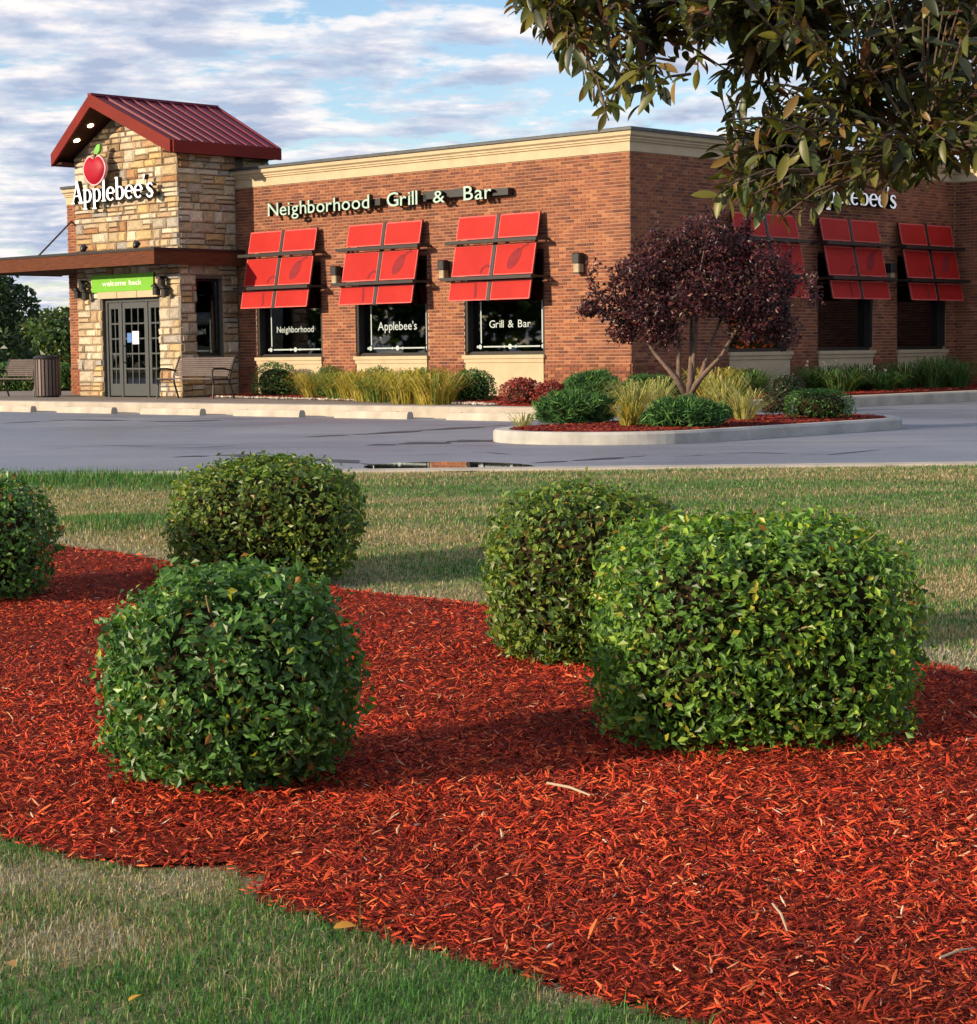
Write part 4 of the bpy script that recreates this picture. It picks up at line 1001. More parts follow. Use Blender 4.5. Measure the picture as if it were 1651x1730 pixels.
def chips(P, zfun, Lr, cols, name, wr=.20, tilt=.35, lift=.012):
    n = len(P); Lc = rng.uniform(*Lr, n)*np.where(rng.random(n) < .04, 1.6, 1)*np.where(rng.random(n) < .3, .55, 1); Wc = Lc*rng.uniform(wr*.6, wr*1.4, n)
    t = rng.uniform(0, 6.283, n); pt_ = rng.normal(0, tilt, n); roll = rng.normal(0, .5, n)
    a = np.stack([np.cos(t)*np.cos(pt_), np.sin(t)*np.cos(pt_), np.sin(pt_)], 1); u = np.array([0, 0, 1.]); b = unit(np.cross(u, a)); nn = np.cross(a, b)
    b2 = b*np.cos(roll)[:, None]+nn*np.sin(roll)[:, None]; nn = np.cross(a, b2)
    C = np.column_stack([P, zfun(P)+lift*rng.random(n)+np.abs(np.sin(pt_))*Lc*.35])
    bend = rng.normal(0, .12, n)[:, None]*Lc[:, None]
    h = nn*Wc[:, None]*.35
    L_, W_ = a*Lc[:, None]*.5, b2*Wc[:, None]*.5
    v = np.stack([C-L_-W_*.5+b2*bend, C-L_+h*.4+b2*bend, C-L_+W_*.5+b2*bend, C-W_, C+h, C+W_, C+L_-W_*.4+b2*bend, C+L_+h*.4+b2*bend, C+L_+W_*.4+b2*bend], 1).reshape(-1, 3)
    f0 = np.array([[0, 3, 4, 1], [1, 4, 5, 2], [3, 6, 7, 4], [4, 7, 8, 5]])
    F = (np.arange(n)[:, None, None]*9+f0[None]).reshape(-1, 4)
    tint = np.repeat(pick(cols, n, .35)*np.clip(1+.38*vnoise(P, 1.7, 5)+.22*vnoise(P, 6, 6), .35, 1.6)[:, None], 9, 0)
    return np_mesh(name, v, F, tint)
CHIP = [(.43, .038, .013, 5), (.54, .070, .020, 5), (.28, .022, .010, 5), (.14, .012, .008, 4), (.64, .14, .044, 1.7), (.58, .27, .15, .35), (.62, .46, .32, .10)]
def scatter(poly, dens_fn, nmax):
    x0, y0 = np.min(poly, 0); x1, y1 = np.max(poly, 0); area = (x1-x0)*(y1-y0)
    P = np.column_stack([rng.uniform(x0, x1, int(area*nmax)), rng.uniform(y0, y1, int(area*nmax))])
    P = P[inpoly(P, poly)]; return P[rng.random(len(P)) < dens_fn(P)/nmax]
def mdens(P):
    d = np.interp(P[:, 1], [4, 6, 9, 13, 16], [8000, 6200, 3400, 1600, 900]); return np.where(in_view(P), d, 250)
PM = scatter(MULa, mdens, 8000); PM += rng.normal(0, .018, PM.shape)
o = link('mulch_chips', chips(PM, lambda P: mulch_h(P)+ground_z(P[:, 1]), (.012, .040), CHIP, 'mulch_chips', .20), m_chip); tag(o, 'shredded red wood mulch covering the shrub bed', 'mulch', kind='stuff')
# pale sticks lying on the mulch
def stick(px0, px1, rad, label):
    a, b = G(*px0), G(*px1); z = float(mulch_h(np.array([(a+b)[:2]/2]))[0])+.035
    mb = MB().tube([(a[0], a[1], z), ((a[0]+b[0])/2+.004, (a[1]+b[1])/2, z+.006), (b[0], b[1], z)], [rad, rad*1.1, rad*.7], 6)
    tag(mb.build('stick', m_stick), label, 'stick')
m_stick = M_plain('pale_wood', (.44, .34, .23), .8, bmp=.1)
stick((925, 1362), (998, 1384), .0042, 'pale straight stick lying on the mulch below the right shrub')
stick((1306, 1592), (1330, 1640), .003, 'short pale stick on the mulch at lower right')
stick((1588, 1690), (1646, 1672), .003, 'thin pale stick on the mulch at the right edge')
def pebbles(P, zfun, r0, r1, cols, name):
    base = np.array([(1, 0, 0), (0, 1, 0), (-1, 0, 0), (0, -1, 0), (0, 0, .8), (0, 0, -.5)], float); n = len(P)
    s = rng.uniform(r0, r1, n); t = rng.uniform(0, 6.28, n); st = rng.uniform(.6, 1.4, (n, 3))
    v = base[None]*st[:, None]*s[:, None, None]; c, s_ = np.cos(t)[:, None], np.sin(t)[:, None]
    x = v[..., 0]*c-v[..., 1]*s_; y = v[..., 0]*s_+v[..., 1]*c
    v = np.stack([x+P[:, :1], y+P[:, 1:2], v[..., 2]+zfun(P)[:, None]], -1).reshape(-1, 3)
    f = np.array([[0, 1, 4], [1, 2, 4], [2, 3, 4], [3, 0, 4], [1, 0, 5], [2, 1, 5], [3, 2, 5], [0, 3, 5]])
    return np_mesh(name, v, (np.arange(n)[:, None, None]*6+f[None]).reshape(-1, 3), np.repeat(pick(cols, n), 6, 0))
# mulch and pebbles in the beds by the building and on the island
SHADE_CHIP = [(.20, .020, .012, 5), (.27, .034, .016, 4), (.13, .013, .009, 4), (.07, .009, .007, 4), (.36, .08, .035, 1)]  # reds darkened to put shade into the island and building-bed mulch
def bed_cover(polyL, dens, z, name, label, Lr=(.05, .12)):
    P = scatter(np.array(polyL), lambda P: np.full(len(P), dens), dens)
    o = link(name, chips(P, lambda P: np.full(len(P), z), Lr, SHADE_CHIP, name, .25, .2), m_chip); tag(o, label, 'mulch', kind='stuff')
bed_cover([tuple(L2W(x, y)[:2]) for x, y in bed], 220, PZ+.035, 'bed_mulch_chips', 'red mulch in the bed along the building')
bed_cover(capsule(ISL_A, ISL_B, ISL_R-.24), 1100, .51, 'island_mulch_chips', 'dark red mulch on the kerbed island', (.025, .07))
pe = []
for s in np.arange(-.5, 11, .011):
    xb = np.interp(s, [-1.2, 1.0, 5.8, 9.8, 11.5], [-4.55, -3.7, -2.4, -1.5, -1.1]); pe.append(L2W(xb-.02-abs(random.gauss(0, .10)), s)[:2])
o = link('edging_pebbles', pebbles(np.array(pe), lambda P: np.full(len(P), PZ+.02), .018, .04, [(.45, .40, .34, 3), (.62, .57, .50, 2), (.28, .24, .20, 2), (.4, .28, .2, 1)], 'edging_pebbles'), m_pebble); tag(o, 'pale pebbles edging the bed beside the sidewalk', 'pebbles', kind='stuff')

# ================================================================ GRASS
def blades(P, z, h, wd, tint, lean=.45, bendk=.5):
    n = len(P); t = rng.uniform(0, 6.283, n); u = np.stack([np.cos(t), np.sin(t), np.zeros(n)], 1); s = np.stack([-np.sin(t), np.cos(t), np.zeros(n)], 1)
    ln = np.abs(rng.normal(0, lean, n)); h = np.broadcast_to(h, (n,)); wd = np.broadcast_to(wd, (n,))
    B = np.column_stack([P, z]); up = np.array([0, 0, 1.])
    m_ = B+u*(ln*h*.30)[:, None]+up*(h*.55)[:, None]; tp = B+u*(ln*h*(.55+bendk))[:, None]+up*(h*np.clip(1-.35*ln, .3, 1))[:, None]
    v = np.stack([B-s*wd[:, None]*.5, B+s*wd[:, None]*.5, m_-s*wd[:, None]*.42, m_+s*wd[:, None]*.42, tp], 1).reshape(-1, 3)
    i = np.arange(n)[:, None]*5; F = np.concatenate([i+np.array([[0, 1, 3]]), i+np.array([[0, 3, 2]]), i+np.array([[2, 3, 4]])], 0)
    return v, F, np.repeat(tint, 5, 0)
def grass_tint(P, dry):
    g = pick([(.055, .175, .028, 4), (.085, .23, .038, 4), (.036, .115, .028, 3), (.15, .28, .06, 1)], len(P)); d = pick([(.40, .31, .17, 4), (.50, .41, .27, 3), (.26, .22, .10, 3), (.18, .20, .075, 3)], len(P))
    k = (rng.random(len(P)) < dry)[:, None]; return np.where(k, d, g)
FG = np.array([(-1.9, 6.6)]+MUL[1:12]+[(1.4, 3.0), (-3.2, 3.0), (-3.2, 6.6)])
def fgdens(P): return np.where(in_view(P, .2) & (P[:, 1] > 4.2), 13000, 500)
PG = scatter(FG, fgdens, 13000); PG += rng.normal(0, .012, PG.shape)
spot = lambda P, x, y, r: np.exp(-(((P[:, 0]-x)/r)**2+((P[:, 1]-y)/r)**2))
c1 = G(110, 1590); c2 = G(330, 1500); c3 = G(960, 1690)
dry = np.clip(.10+.35*vnoise(PG, 4.2, 31)+.95*spot(PG, c1[0], c1[1], .26)+.75*spot(PG, c2[0], c2[1], .24)+.7*spot(PG, -1.35, 5.9, .22)+.7*spot(PG, c3[0], c3[1], .10), 0, .95)
hg = np.clip(.038+.016*vnoise(PG, 4, 32)-.018*dry, .012, .07)*rng.uniform(.5, 1.35, len(PG))*np.where(rng.random(len(PG)) < .012, 1.9, 1)
tg = grass_tint(PG, dry); wg = rng.random(len(PG)) < np.clip(1.2*(dry-.45), 0, .8); tg[wg] = pick([(.36, .36, .30, 3), (.28, .29, .23, 3), (.44, .41, .33, 1)], int(wg.sum()))
V, F, T = blades(PG, np.zeros(len(PG))-.004, hg, rng.uniform(.0018, .0042, len(PG)), tg, .8)
o = link('foreground_grass', np_mesh('foreground_grass', V, F, T), m_blade); tag(o, 'uneven green and dry grass in front of the mulch', 'grass', kind='stuff')
LW = np.array([(-6.4, 16.1), (-4.6, 16.25), (-3.24, 15.42), (-2.67, 14.92), (-1.6, 13.94), (-.75, 12.78), (.01, 12.07), (1.2, 10.93), (2.03, 9.82), (2.21, 9.35), (3.0, 8.6), (5.5, 8.6), (7.0, 19.95), (-7.0, 19.95)])
PL = scatter(LW, lambda P: np.where(in_view(P, .2), np.interp(P[:, 1], [9, 14, 20], [5200, 3300, 2300]), 200), 5200)
strip_ = np.exp(-((PL[:, 1]-19.65)/.42)**2)*np.clip((-2.6-PL[:, 0])/.5, 0, 1)
tuft = 1.3*strip_+.8*spot(PL, *G(190, 905, .08)[:2], .5)+.5*spot(PL, *G(300, 900, .08)[:2], .4)
dry = np.clip(.50+.85*vnoise(PL*np.array([.4, 1.5]), 1.5, 41)+.45*vnoise(PL*np.array([.5, 2.0]), 4.5, 42)-1.1*tuft+.25*np.exp(-((PL[:, 1]-12.8)/.9)**2)*(PL[:, 0] > -2), .05, .97)
hg = np.clip(.034+.010*vnoise(PL, 3, 43), .015, .06)*rng.uniform(.5, 1.3, len(PL))*(1+2.2*np.clip(1.3*strip_+.6*spot(PL, *G(190, 905, .08)[:2], .45), 0, 1))
tl = grass_tint(PL, dry); ed = edge_dist(PL, MUL[15:26])
worn = rng.random(len(PL)) < np.clip(1.0-ed/.9+.5*vnoise(PL, 2.5, 44), 0, .9)*(tuft < .3)
tl[worn] = pick([(.42, .39, .32, 3), (.34, .32, .27, 3), (.50, .45, .36, 1), (.22, .22, .17, 2)], int(worn.sum())); hg = np.where(worn, hg*.6, hg)
V, F, T = blades(PL, ground_z(PL[:, 1])-.003, hg, rng.uniform(.004, .008, len(PL)), tl, .55)
o = link('lawn_grass', np_mesh('lawn_grass', V, F, T), m_blade); tag(o, 'patchy half dry lawn between the shrubs and the parking lot', 'grass', kind='stuff')
# fallen leaves on the foreground grass
def fallen(px, L, col, label):
    p = G(*px); mb = MB(); n = 9
    me = leaf_mesh(L, L*.6, 'fallen_leaf', .25); o = link('fallen_leaf', me, M_plain('fallen', col, .7, bmp=.1, scale=20), None)
    o.location = (p[0], p[1], .055); o.rotation_euler = (R_(12), R_(-8), random.uniform(0, 6)); tag(o, label, 'leaf', 'fallen leaves on the grass')
def leaf_mesh(L, W, name, curl=.3, tint=None):
    """pointed oval leaf along +x with folded midrib and drooping tip"""
    V = []; n = 6
    for i in range(n+1):
        t = i/n; w_ = W*.5*math.sin(math.pi*min(1, t*.93+.05))**.8*(1 if i < n else .05); x = L*t; z = -curl*L*t*t*.6
        V += [(x, -w_, z+w_*.35), (x, 0, z), (x, w_, z+w_*.35)]
    F = []
    for i in range(n): F += [(3*i, 3*i+3, 3*i+4, 3*i+1), (3*i+1, 3*i+4, 3*i+5, 3*i+2)]
    V = np.array(V); me = np_mesh(name, V, np.array(F), None if tint is None else np.repeat(np.array([tint]), len(V), 0), smooth=True); return me
fallen((565, 1605), .06, (.50, .24, .02), 'orange fallen leaf on the grass beside the mulch edge')
fallen((246, 1722), .05, (.55, .30, .02), 'orange fallen leaf at the bottom edge of the grass')
fallen((14, 1664), .045, (.25, .15, .04), 'brown fallen leaf at the left edge of the grass')

# ================================================================ PLANTS AT THE BUILDING AND ON THE ISLAND
def clump(loc, n, h, spread, wd, cols, label, name='daylily_clump', cat='plant', group=None, r0=.12, flowers=0):
    r = empty(name, loc, 0, label, cat, group); t = rng.uniform(0, 6.283, n); u = np.stack([np.cos(t), np.sin(t), np.zeros(n)], 1); s = np.stack([-np.sin(t), np.cos(t), np.zeros(n)], 1)
    hh = h*rng.uniform(.55, 1.15, n); sp = spread*np.abs(rng.normal(.7, .4, n)); B = u*(r0*np.sqrt(rng.random(n)))[:, None]; up = np.array([0, 0, 1.])
    pts = [B, B+u*(sp*.22)[:, None]+up*(hh*.55)[:, None], B+u*(sp*.58)[:, None]+up*(hh*.95)[:, None], B+u*sp[:, None]+up*(hh*rng.uniform(.55, 1.0, n))[:, None]]
    w_ = [wd*.8, wd, wd*.7]; v = []
    for p, ww in zip(pts[:3], w_): v += [p-s*ww/2, p+s*ww/2]
    v.append(pts[3]); v = np.stack(v, 1).reshape(-1, 3); i = np.arange(n)[:, None]*7
    F = np.concatenate([i+np.array([[a, b, c]]) for a, b, c in ((0, 1, 3), (0, 3, 2), (2, 3, 5), (2, 5, 4), (4, 5, 6))], 0)
    o = link('blades', np_mesh('blades', v, F, np.repeat(pick(cols, n), 7, 0)), m_blade, r); o['kind'] = 'stuff'
    for k in range(flowers):
        a = random.uniform(0, 6.28); q = random.uniform(.1, .6)*spread; z = h*random.uniform(1.0, 1.2)
        f = MB().tube([(q*.3*math.cos(a), q*.3*math.sin(a), 0), (q*math.cos(a), q*math.sin(a), z)], .005, 4).lathe([(.005, 0), (.03, .03), (.012, .06)], (q*math.cos(a), q*math.sin(a), z), 6); f.build('flower_stalk', m_flower, r)
    return r
m_flower = M_plain('seed_head', (.62, .50, .36), .8, bmp=0)
YEL = [(.42, .33, .04, 4), (.30, .28, .04, 4), (.14, .20, .035, 3), (.50, .42, .12, 2), (.42, .22, .03, 1)]
STRAW = [(.46, .42, .15, 4), (.34, .35, .09, 4), (.20, .24, .05, 3), (.52, .48, .24, 2)]
DGR = [(.045, .11, .022, 4), (.065, .15, .03, 3), (.11, .19, .04, 1.5), (.16, .17, .05, 1)]
JUN = [(.040, .125, .026, 4), (.068, .185, .036, 4), (.024, .075, .020, 3), (.12, .25, .045, 1)]
BUSH = [(.05, .145, .028, 4), (.08, .20, .036, 4), (.028, .08, .022, 3), (.14, .26, .045, 1)]
RED = [(.26, .035, .030, 4), (.34, .065, .050, 4), (.16, .018, .020, 3), (.40, .14, .09, 1)]
def bush(px, py, z, wpx, hpx, cols, label, name='round_shrub', group=None, L=.055, n=2600, p=2.3, mat=None, wl=.5, bumps=.08, up=.2, depth=1.0, spiky=False):
    g = G(px, py, z); k = g[1]/FPX; a = wpx*k/2; c = hpx*k/1.7
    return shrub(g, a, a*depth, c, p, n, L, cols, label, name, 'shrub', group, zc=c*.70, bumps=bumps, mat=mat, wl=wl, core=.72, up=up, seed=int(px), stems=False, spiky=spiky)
BG = 'shrubs in the bed along the building'
bush(396, 668, PZ, 54, 46, [(.018, .05, .018, 4), (.03, .07, .02, 3)], 'small dark shrub between the bench and the front bed', group=BG)
bush(468, 671, PZ, 84, 58, BUSH, 'round green shrub at the tower end of the front bed', group=BG)
bush(799, 680, PZ, 80, 56, BUSH, 'round green shrub right of the yellow daylilies', group=BG)
bush(905, 668, PZ, 120, 50, JUN, 'low spreading juniper behind the red barberries', 'juniper_shrub', BG, mat=m_needle, wl=.13, L=.17, bumps=.22, n=6500, spiky=True)
bush(882, 685, PZ, 74, 46, RED, 'left red barberry at the corner of the bed', 'barberry_shrub', BG)
bush(930, 685, PZ, 56, 40, RED, 'right red barberry at the corner of the bed', 'barberry_shrub', BG)
bush(1000, 684, PZ, 96, 52, JUN, 'dark green juniper at the building corner', 'juniper_shrub', BG, mat=m_needle, wl=.13, L=.17, bumps=.22, n=6500, spiky=True)
bush(1100, 675, PZ, 95, 36, JUN, 'juniper behind the purple tree trunk', 'juniper_shrub', BG, mat=m_needle, wl=.13, L=.17, bumps=.22, n=6500, spiky=True)
bush(1330, 678, PZ, 56, 44, [(.02, .05, .02, 4), (.035, .07, .025, 2), (.10, .03, .03, 1)], 'dark shrub at the foot of the side wall near the island', group=BG)
for i, x in enumerate((560, 640, 715)):
    bush(x, 674+i*2, PZ, 62, 54, BUSH, ['leafy green shrub behind the daylilies nearest the tower', 'leafy green shrub behind the middle daylilies', 'leafy green shrub behind the daylilies toward the corner'][i], group=BG, bumps=.14)
for i, (x, y) in enumerate([(1400, 660), (1470, 658), (1555, 655)]):
    bush(x, y+1, PZ, 60, 26, DGR, ['low dark shrub among the daylilies under the second side window', 'low dark shrub between the second and third side windows', 'low dark shrub under the third side window'][i], group=BG, bumps=.15)
bush(1255, 668, PZ, 90, 44, BUSH, 'bright green shrub under the first side window', group=BG, bumps=.15)
DL = 'daylilies along the front bed'
for i, x in enumerate([538, 560, 582, 604, 626, 648, 670, 692, 714, 736]):
    lab = ['first', 'second', 'third', 'fourth', 'fifth', 'sixth', 'seventh', 'eighth', 'ninth', 'last'][i]
    clump(G(x, 673+i*1.15+random.uniform(-1, 1), PZ), 420, random.uniform(.48, .64), .55, .018, YEL if i % 3 != 2 else YEL[:3]+DGR[:2], f'{lab} yellowing daylily clump from the tower along the front bed', group=DL, r0=.34)
for i, (x, y, cc, hh) in enumerate([(1205, 672, YEL, .55), (1262, 672, DGR, .6), (1385, 662, DGR, .55), (1420, 661, DGR, .5), (1455, 660, DGR, .5), (1490, 659, DGR, .5), (1530, 657, DGR, .6), (1575, 655, DGR, .65), (1615, 653, DGR, .55)]):
    lab = ['yellow-green daylily clump under the first side window', 'bright green leafy clump under the first side window', 'daylily clump left of the second side window panel', 'daylily clump under the second side window', 'dark daylily clump right of the second window',
           'daylily clump with pale blooms between side windows', 'tall leafy clump left of the third side window', 'tall leafy clump under the third side window', 'leafy clump at the foot of the projecting wing'][i]
    clump(SIDE(x, random.uniform(1.0, 1.9), PZ), 280, hh*random.uniform(.8, 1.15), .68, .022, cc, lab, group='plants along the side wall', r0=.25, flowers=5 if i in (2, 5) else 0)
ZI = .50
IG = 'plants on the kerbed island'
bush(972, 716, ZI, 124, 50, JUN, 'spreading juniper at the left end of the island', 'juniper_shrub', IG, mat=m_needle, wl=.13, L=.17, bumps=.22, n=6500, spiky=True)
bush(1158, 722, ZI, 134, 44, JUN, 'low juniper at the front of the island below the tree', 'juniper_shrub', IG, mat=m_needle, wl=.13, L=.17, bumps=.22, n=6500, spiky=True)
bush(1384, 708, ZI, 116, 50, BUSH, 'boxy green shrub at the right end of the island', group=IG, L=.042, n=4200, p=3.0, bumps=.05)
bush(1312, 700, ZI, 46, 36, [(.03, .05, .02, 3), (.10, .035, .025, 2)], 'small dark shrub left of the boxy island shrub', group=IG)
for (x, y, n, h, sp, cc, lab) in [(1070, 712, 230, .55, .55, STRAW, 'straw coloured grass tuft left of the tree trunk'), (1110, 700, 150, .55, .5, STRAW, 'straw grass tuft just behind the front juniper'), (1225, 706, 240, .6, .5, STRAW, 'tall straw grass tuft right of the tree trunk'),
                       (1258, 712, 150, .45, .45, STRAW, 'straw grass tuft between the trunk and dark shrub'), (1064, 722, 130, .32, .3, YEL, 'small yellow grass tuft at the island front'), (884, 722, 60, .2, .25, STRAW, 'sparse weeds at the left tip of the island')]:
    clump(G(x, y, ZI), n, h, sp, .014, cc, lab, 'grass_tuft', 'ornamental grass', IG, r0=.12)

# purple-leaved tree on the island
def branch_tree(root, base, targets, r0, mat, fork_z=.45, name='branch'):
    trunk_top = np.array([base[0]+.02, base[1], fork_z]); out = []
    root_o = MB().tube([np.array([0, 0, -.05]), np.array([.02, 0, .18]), np.array([.0, .0, fork_z])], [r0*1.25, r0, r0*.92], 9).build('trunk', mat, root, True)
    return root_o
pt_loc = G(1160, 728, ZI); pt_loc = np.array([2.62, 27.6, ZI]); plum = empty('purple_leaf_tree', pt_loc, 0, 'small purple-leaved tree with several stems on the island', 'tree')
MB().tube([(0, 0, -.05), (.01, 0, .2), (.04, 0, .42)], [.085, .07, .066], 9).build('trunk', m_bark_plum, plum, True)
limb_ends = [(-1.05, .2, 1.75), (-.55, -.3, 2.1), (.25, -.2, 2.3), (.85, .3, 1.95), (1.05, -.2, 1.6), (.1, .4, 2.0)]
limbs = []
for e in limb_ends:
    e = np.array(e); mid = np.array([.05+e[0]*.33, e[1]*.3, .42+(e[2]-.42)*.45]); mid[2] -= .05; q = mid*.4+e*.6+np.array([0, 0, .08])
    pts = [np.array([.04, 0, .36]), np.array([.05+e[0]*.12, e[1]*.1, .62]), mid, q, e]; limbs.append(pts)
    for _k in (1, 2, 3): pts[_k] = pts[_k]+rng.normal(size=3)*[.05, .05, .03]
    MB().tube(pts, [.050, .040, .028, .016, .006], 6).build('branch', m_bark_plum, plum, True)
    for _k in range(3):
        b_ = pts[3]*.6+pts[2]*.4+rng.normal(size=3)*.02; t_ = b_+rng.normal(size=3)*[.35, .3, .12]+[0, 0, .3]
        MB().tube([b_, (b_+t_)/2+rng.normal(size=3)*.03, t_], [.016, .010, .004], 5).build('branch', m_bark_plum, plum, True)
PC = []; 
lobes = [(-1.0, 0, 1.66, .42, .32), (-.75, -.2, 2.0, .42, .30), (-.35, .1, 2.25, .42, .28), (.1, -.1, 2.45, .42, .28), (.55, .1, 2.32, .46, .32), (1.0, 0, 2.08, .46, .34), (1.4, -.1, 1.78, .40, .34), (-.6, -.3, 1.55, .42, .32), (-.1, -.3, 1.68, .46, .34), (.45, -.3, 1.72, .5, .36), (.95, -.2, 1.52, .42, .32), (-.95, .1, 1.26, .26, .22), (-.45, -.2, 1.22, .30, .22), (1.25, .1, 1.26, .32, .24), (.2, .4, 2.0, .55, .4), (.7, .4, 1.8, .5, .4), (-.5, .4, 1.9, .45, .35), (-1.36, -.05, 1.95, .12, .30), (-1.42, -.05, 1.55, .2, .14), (1.68, 0, 1.72, .16, .22), (-.5, 0, 2.52, .12, .2), (.35, 0, 2.74, .14, .18), (.8, 0, 2.6, .12, .18), (.75, -.2, 1.22, .22, .16)]
for (x, y, z, rr, rz_) in lobes:
    n = int(1850*rr*rr/.2); d = unit(rng.normal(size=(n, 3))); q = rng.random(n)**.5
    q = d*q[:, None]*np.array([rr, rr, rz_])*(1+.45*vnoise(d, 5, int(abs(x)*100)))[:, None]; PC.append(q+np.array([x, y, z]))
P = np.concatenate(PC); P[:, 0] = .09+P[:, 0]*.94; P = P[(vnoise(P, 7, 77)+.5*vnoise(P, 15, 78)) > -.30]
nn = unit(rng.normal(size=P.shape)+np.array([0, 0, .4])); s = rng.uniform(.045, .085, len(P))
V, F, T = leaf_arrays(P, nn, s, s*.5, pick([(.048, .012, .018, 4), (.075, .016, .023, 4), (.026, .009, .012, 3), (.14, .032, .028, 1.4), (.11, .048, .018, .8)], len(P)))
o = link('crown', np_mesh('crown', V, F, T), m_leaf_dark, plum); o['kind'] = 'stuff'

# ================================================================ OVERHANGING TREE AT UPPER RIGHT
TB = np.array([3.3, 6.3, 0.]); tree = empty('overhanging_tree', TB, 0, 'leafy tree whose branches hang into the upper right corner', 'tree')
MB().tube([(0, 0, -.05), (-.03, 0, .6), (-.08, -.03, 1.4), (-.12, -.05, 2.3), (-.1, 0, 3.4), (0, .05, 4.4)], [.16, .13, .115, .10, .07, .03], 10).build('trunk', m_bark, tree, True)
def W_(p): return np.array(p, float)-TB
crown_poly = [(845, -260), (850, -5), (880, 35), (925, 85), (985, 120), (960, 185), (1040, 215), (1095, 190), (1150, 150), (1190, 130), (1230, 175), (1222, 235), (1195, 290), (1185, 345), (1260, 365), (1340, 372), (1385, 330), (1440, 322), (1480, 330), (1530, 318), (1580, 325), (1620, 290), (1900, 300), (2300, 500), (2600, 300), (2600, -300)]
def px_to_plane(x, y, Y): d = ray(x, y); return EYE+d*(Y/d[1])
CP = np.array([px_to_plane(x, y, 5.7)[[0, 2]] for x, y in crown_poly])
x0, z0 = CP.min(0); x1, z1 = CP.max(0); tips = []
hubs = [np.array(px_to_plane(x, y, Y)) for x, y, Y in [(1300, 60, 5.6), (1450, 160, 5.5), (1600, 60, 5.9), (1330, 260, 5.7), (1100, 60, 5.8), (1560, 250, 5.3), (1750, 150, 5.8), (1400, -60, 6.0), (1700, -100, 6.2), (1950, 0, 6.0), (1180, -80, 6.1), (1250, 300, 5.9), (960, 20, 5.7)]]
start = np.array([3.2, 6.25, 2.35])
for i, h in enumerate(hubs):
    st = start+np.array([-.02, 0, .25*(i % 4)]); m_ = st*.45+h*.55+np.array([0, 0, .12]); q = st*.15+h*.85+np.array([0, 0, .05])
    MB().tube([W_(st), W_(m_), W_(q), W_(h)], [.032, .018, .010, .005], 6).build('branch', m_bark, tree, True)
H = np.array(hubs); tw = MB(); LP, LA, LN = [], [], []
cnt = 0
holes = [(1135, 105, 55), (1215, 100, 30), (1165, 180, 40), (1060, 165, 25), (1480, 215, 22), (1000, 60, 22)]
while cnt < 1900:
    X, Z = rng.uniform(x0, x1), rng.uniform(z0, z1)
    if not inpoly(np.array([[X, Z]]), CP)[0]: continue
    if X > 1.5 and rng.random() < .8: continue
    Y = rng.normal(5.7, .36); k = Y/5.7; tip = np.array([X*k, Y, 1.5+(Z-1.5)*k])
    px = CX+FPX*X/5.7; py = 594-FPX*(Z-1.5)/5.7
    if any((px-a)**2+(py-b)**2 < r*r for a, b, r in holes): continue
    h = H[np.argmin(((H-tip)**2).sum(1)+rng.random(len(H))*.04)]; d = tip-h; Ld = np.linalg.norm(d)
    if Ld < .05: continue
    a0 = tip-d/Ld*min(Ld, rng.uniform(.18, .34)); mid = (a0+tip)/2+np.array([0, 0, .02])
    tw.tube([W_(h) if Ld < .5 else W_(a0), W_(mid), W_(tip)], [.004, .003, .002], 4, cap=False); cnt += 1
    nl = rng.integers(6, 10); ang = rng.uniform(0, 6.28)
    dirv = unit((tip-a0)[None])[0]; sidev = unit(np.cross(dirv, [0, 0, 1.])[None])[0]; upv = np.cross(sidev, dirv)
    for q in range(nl):
        t = (q+.3)/nl; b = a0*(1-t)+tip*t; ang += 2.4; out = sidev*math.cos(ang)+upv*math.sin(ang)
        ax = dirv*rng.uniform(.3, .9)+out*rng.uniform(.6, 1.0)+np.array([0, 0, -.25]); LP.append(b); LA.append(ax/np.linalg.norm(ax)); LN.append(np.array([0, 0, 1.])+rng.normal(size=3)*.45+dirv*.2)
tw.build('twigs', m_bark, tree)['kind'] = 'stuff'
LP = np.array(LP); LA = np.array(LA); LN = np.array(LN); LN = unit(LN-LA*(LN*LA).sum(1, keepdims=True)); LB = np.cross(LN, LA)
TL = [(.085, .10, .018, 4), (.052, .075, .018, 4), (.15, .145, .025, 3), (.19, .12, .03, 1.2), (.13, .055, .03, 1.2), (.028, .036, .018, 4)]
variants = [leaf_mesh(1.0, .36, 'leaf', cl, tuple(TL[[0, 1, 2, 5, 1, 5, 0, 2, 3, 1][ci]][:3])) for ci, cl in enumerate( (.1, .25, .4, .55, .2, .35, .5, .15, .3, .45))]
vis = in_view(LP, .05) & (LP[:, 2] < 2.6); order = np.argsort(np.where(vis, LP[:, 1], 99)); sz = rng.uniform(.036, .074, len(LP))
single = order[:295]; rest = order[295:]
for i in single:
    o = bpy.data.objects.new('leaf', variants[i % 10]); COL.objects.link(o); o.parent = tree
    if not variants[i % 10].materials: variants[i % 10].materials.append(m_treeleaf)
    mm = Matrix.Identity(4)
    for r in range(3): mm[r][0], mm[r][1], mm[r][2], mm[r][3] = LA[i][r]*sz[i], LB[i][r]*sz[i], LN[i][r]*sz[i], W_(LP[i])[r]
    o.matrix_local = mm
Vs, Fs, Ts = [], [], []; base = 0
vv = [np.array([v.co[:] for v in me.vertices]) for me in variants]; ff = np.array([p.vertices[:] for p in variants[0].polygons])
tn = pick(TL, len(LP))
for i in rest:
    v = vv[i % 10]*sz[i]; Vs.append(W_(LP[i])+v[:, :1]*LA[i]+v[:, 1:2]*LB[i]+v[:, 2:]*LN[i]); Fs.append(ff+base); base += len(v); Ts.append(np.repeat(tn[i:i+1], len(v), 0))
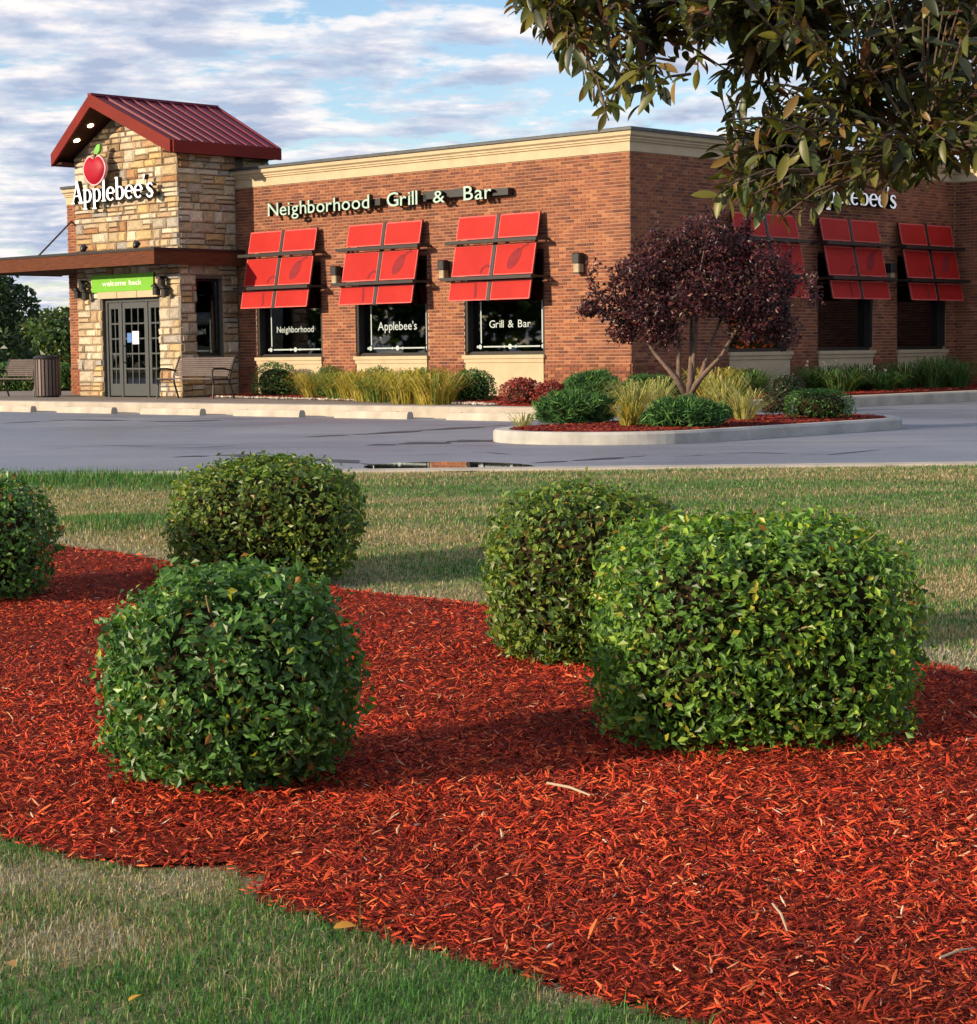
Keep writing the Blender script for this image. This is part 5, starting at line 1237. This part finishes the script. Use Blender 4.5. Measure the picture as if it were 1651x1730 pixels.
o = link('crown', np_mesh('crown', np.concatenate(Vs), np.concatenate(Fs), np.concatenate(Ts), True), m_treeleaf, tree); o['kind'] = 'stuff'

# ================================================================ TREES BEHIND AND AROUND
def far_tree(loc, h, rw, cols, label, name='broadleaf_tree', n=2600, group=None, L=.5, trunk=.25, conical=False, seed=0):
    r = empty(name, loc, 0, label, 'tree', group)
    MB().tube([(0, 0, -.2), (.05, 0, h*.35), (0, .05, h*.75)], [trunk, trunk*.7, trunk*.2], 7).build('trunk', m_bark, r, True)
    rg = np.random.default_rng(seed); P = []
    nl = 14
    for k in range(nl):
        t = rg.uniform(0, 6.28); zz = h*rg.uniform(.22, .86); rad = rw*(1-abs(zz/h-.5)*.9)*rg.uniform(.3, .9) if not conical else rw*(1-zz/h)*.9
        c = np.array([rad*math.cos(t), rad*math.sin(t), zz]); d = unit(rg.normal(size=(n//nl, 3))); q = d*(rg.random((n//nl, 1))**.4)*np.array([rw*.55, rw*.55, h*.17]); P.append(c+q)
    P = np.concatenate(P); nn = unit(rg.normal(size=P.shape)+[0, 0, .6]); s = L*rg.uniform(.5, 1.2, len(P))
    V, F, T = leaf_arrays(P, nn, s, s*.6, pick(cols, len(P))); o = link('crown', np_mesh('crown', V, F, T), m_leaf, r); o['kind'] = 'stuff'
    return r
FT = [(.045, .095, .022, 4), (.065, .125, .028, 4), (.03, .06, .02, 3), (.14, .14, .03, 1)]
FTD = [(.020, .050, .018, 4), (.030, .068, .020, 4), (.014, .035, .015, 3)]
FG_ = 'trees beyond the left end of the building'
def gz_at(px, Y): d = ray(px, 600); p = EYE+d*(Y/d[1]); return (p[0], p[1], .35)
far_tree(gz_at(-8, 66), 3.9, 1.7, FTD, 'dense dark tree at the left picture edge under the canopy', n=5200, L=.28, group=FG_, seed=1)
far_tree(gz_at(72, 118), 3.7, 3.0, FT, 'green tree beyond the bin in the gap under the canopy', n=3600, L=.45, group=FG_, seed=2)
far_tree(gz_at(112, 112), 4.1, 2.2, FT, 'upright green tree nearest the tower in the gap under the canopy', n=3200, L=.42, group=FG_, seed=3)
far_tree(gz_at(30, 130), 3.9, 4.0, FT, 'far pale green tree behind the dark one at left', n=3200, L=.5, group=FG_, seed=4)
for i, (x, Y, wpx, hpx) in enumerate([(15, 60, 60, 46), (60, 60, 56, 40), (104, 59, 50, 44)]):
    g = gz_at(x, Y); k = Y/FPX
    shrub(g, wpx*k/2*1.2, .8, hpx*k/2*1.3, 2.3, 2400, .10, BUSH if i != 1 else DGR, ['low hedge shrub behind the left bench', 'low hedge shrub behind the bin', 'low hedge shrub just left of the tower foot'][i], 'hedge_shrub', 'shrub', 'hedge shrubs behind the entrance', zc=hpx*k/2*1.3, stems=False, seed=i+60)
shrub((24.5, 47.1, .35), 2.2, 1.6, 1.25, 2.3, 4500, .16, [(.60, .10, .02, 4), (.70, .20, .02, 3), (.40, .05, .02, 2)], 'orange autumn shrub mirrored in the first side window', 'autumn_shrub', 'shrub', None, zc=1.15, stems=False, seed=91)
def treeline(name, pts, label):
    P = []
    for (x, y, h, rw) in pts:
        n = 1500; d = unit(rng.normal(size=(n, 3))); P.append(np.array([x, y, h*.55])+d*(rng.random((n, 1))**.35)*np.array([rw, rw, h*.5])*(1+.3*vnoise(d, 4, int(abs(x*7+y))))[:, None])
    P = np.concatenate(P); nn = unit(rng.normal(size=P.shape)+[0, 0, .5]); s = rng.uniform(.6, 1.5, len(P))
    V, F, T = leaf_arrays(P, nn, s, s*.65, pick(FT, len(P))); tag(link(name, np_mesh(name, V, F, T), m_leaf), label, 'trees', kind='stuff')
treeline('far_trees_left', [(-110+rng.uniform(-8, 8), y, rng.uniform(7, 12), rng.uniform(5, 8)) for y in range(-60, 190, 9)], 'far wooded belt beyond the left side of the lot')
treeline('far_trees_right', [(95+rng.uniform(-8, 8), y, rng.uniform(7, 11), rng.uniform(5, 8)) for y in range(-60, 190, 9)], 'far wooded belt beyond the right side of the lot')
treeline('far_trees_behind', [(x, 190+rng.uniform(-10, 10), rng.uniform(3.6, 4.8), rng.uniform(6, 9)) for x in range(-100, 100, 6)], 'far wooded belt on the horizon behind the restaurant')
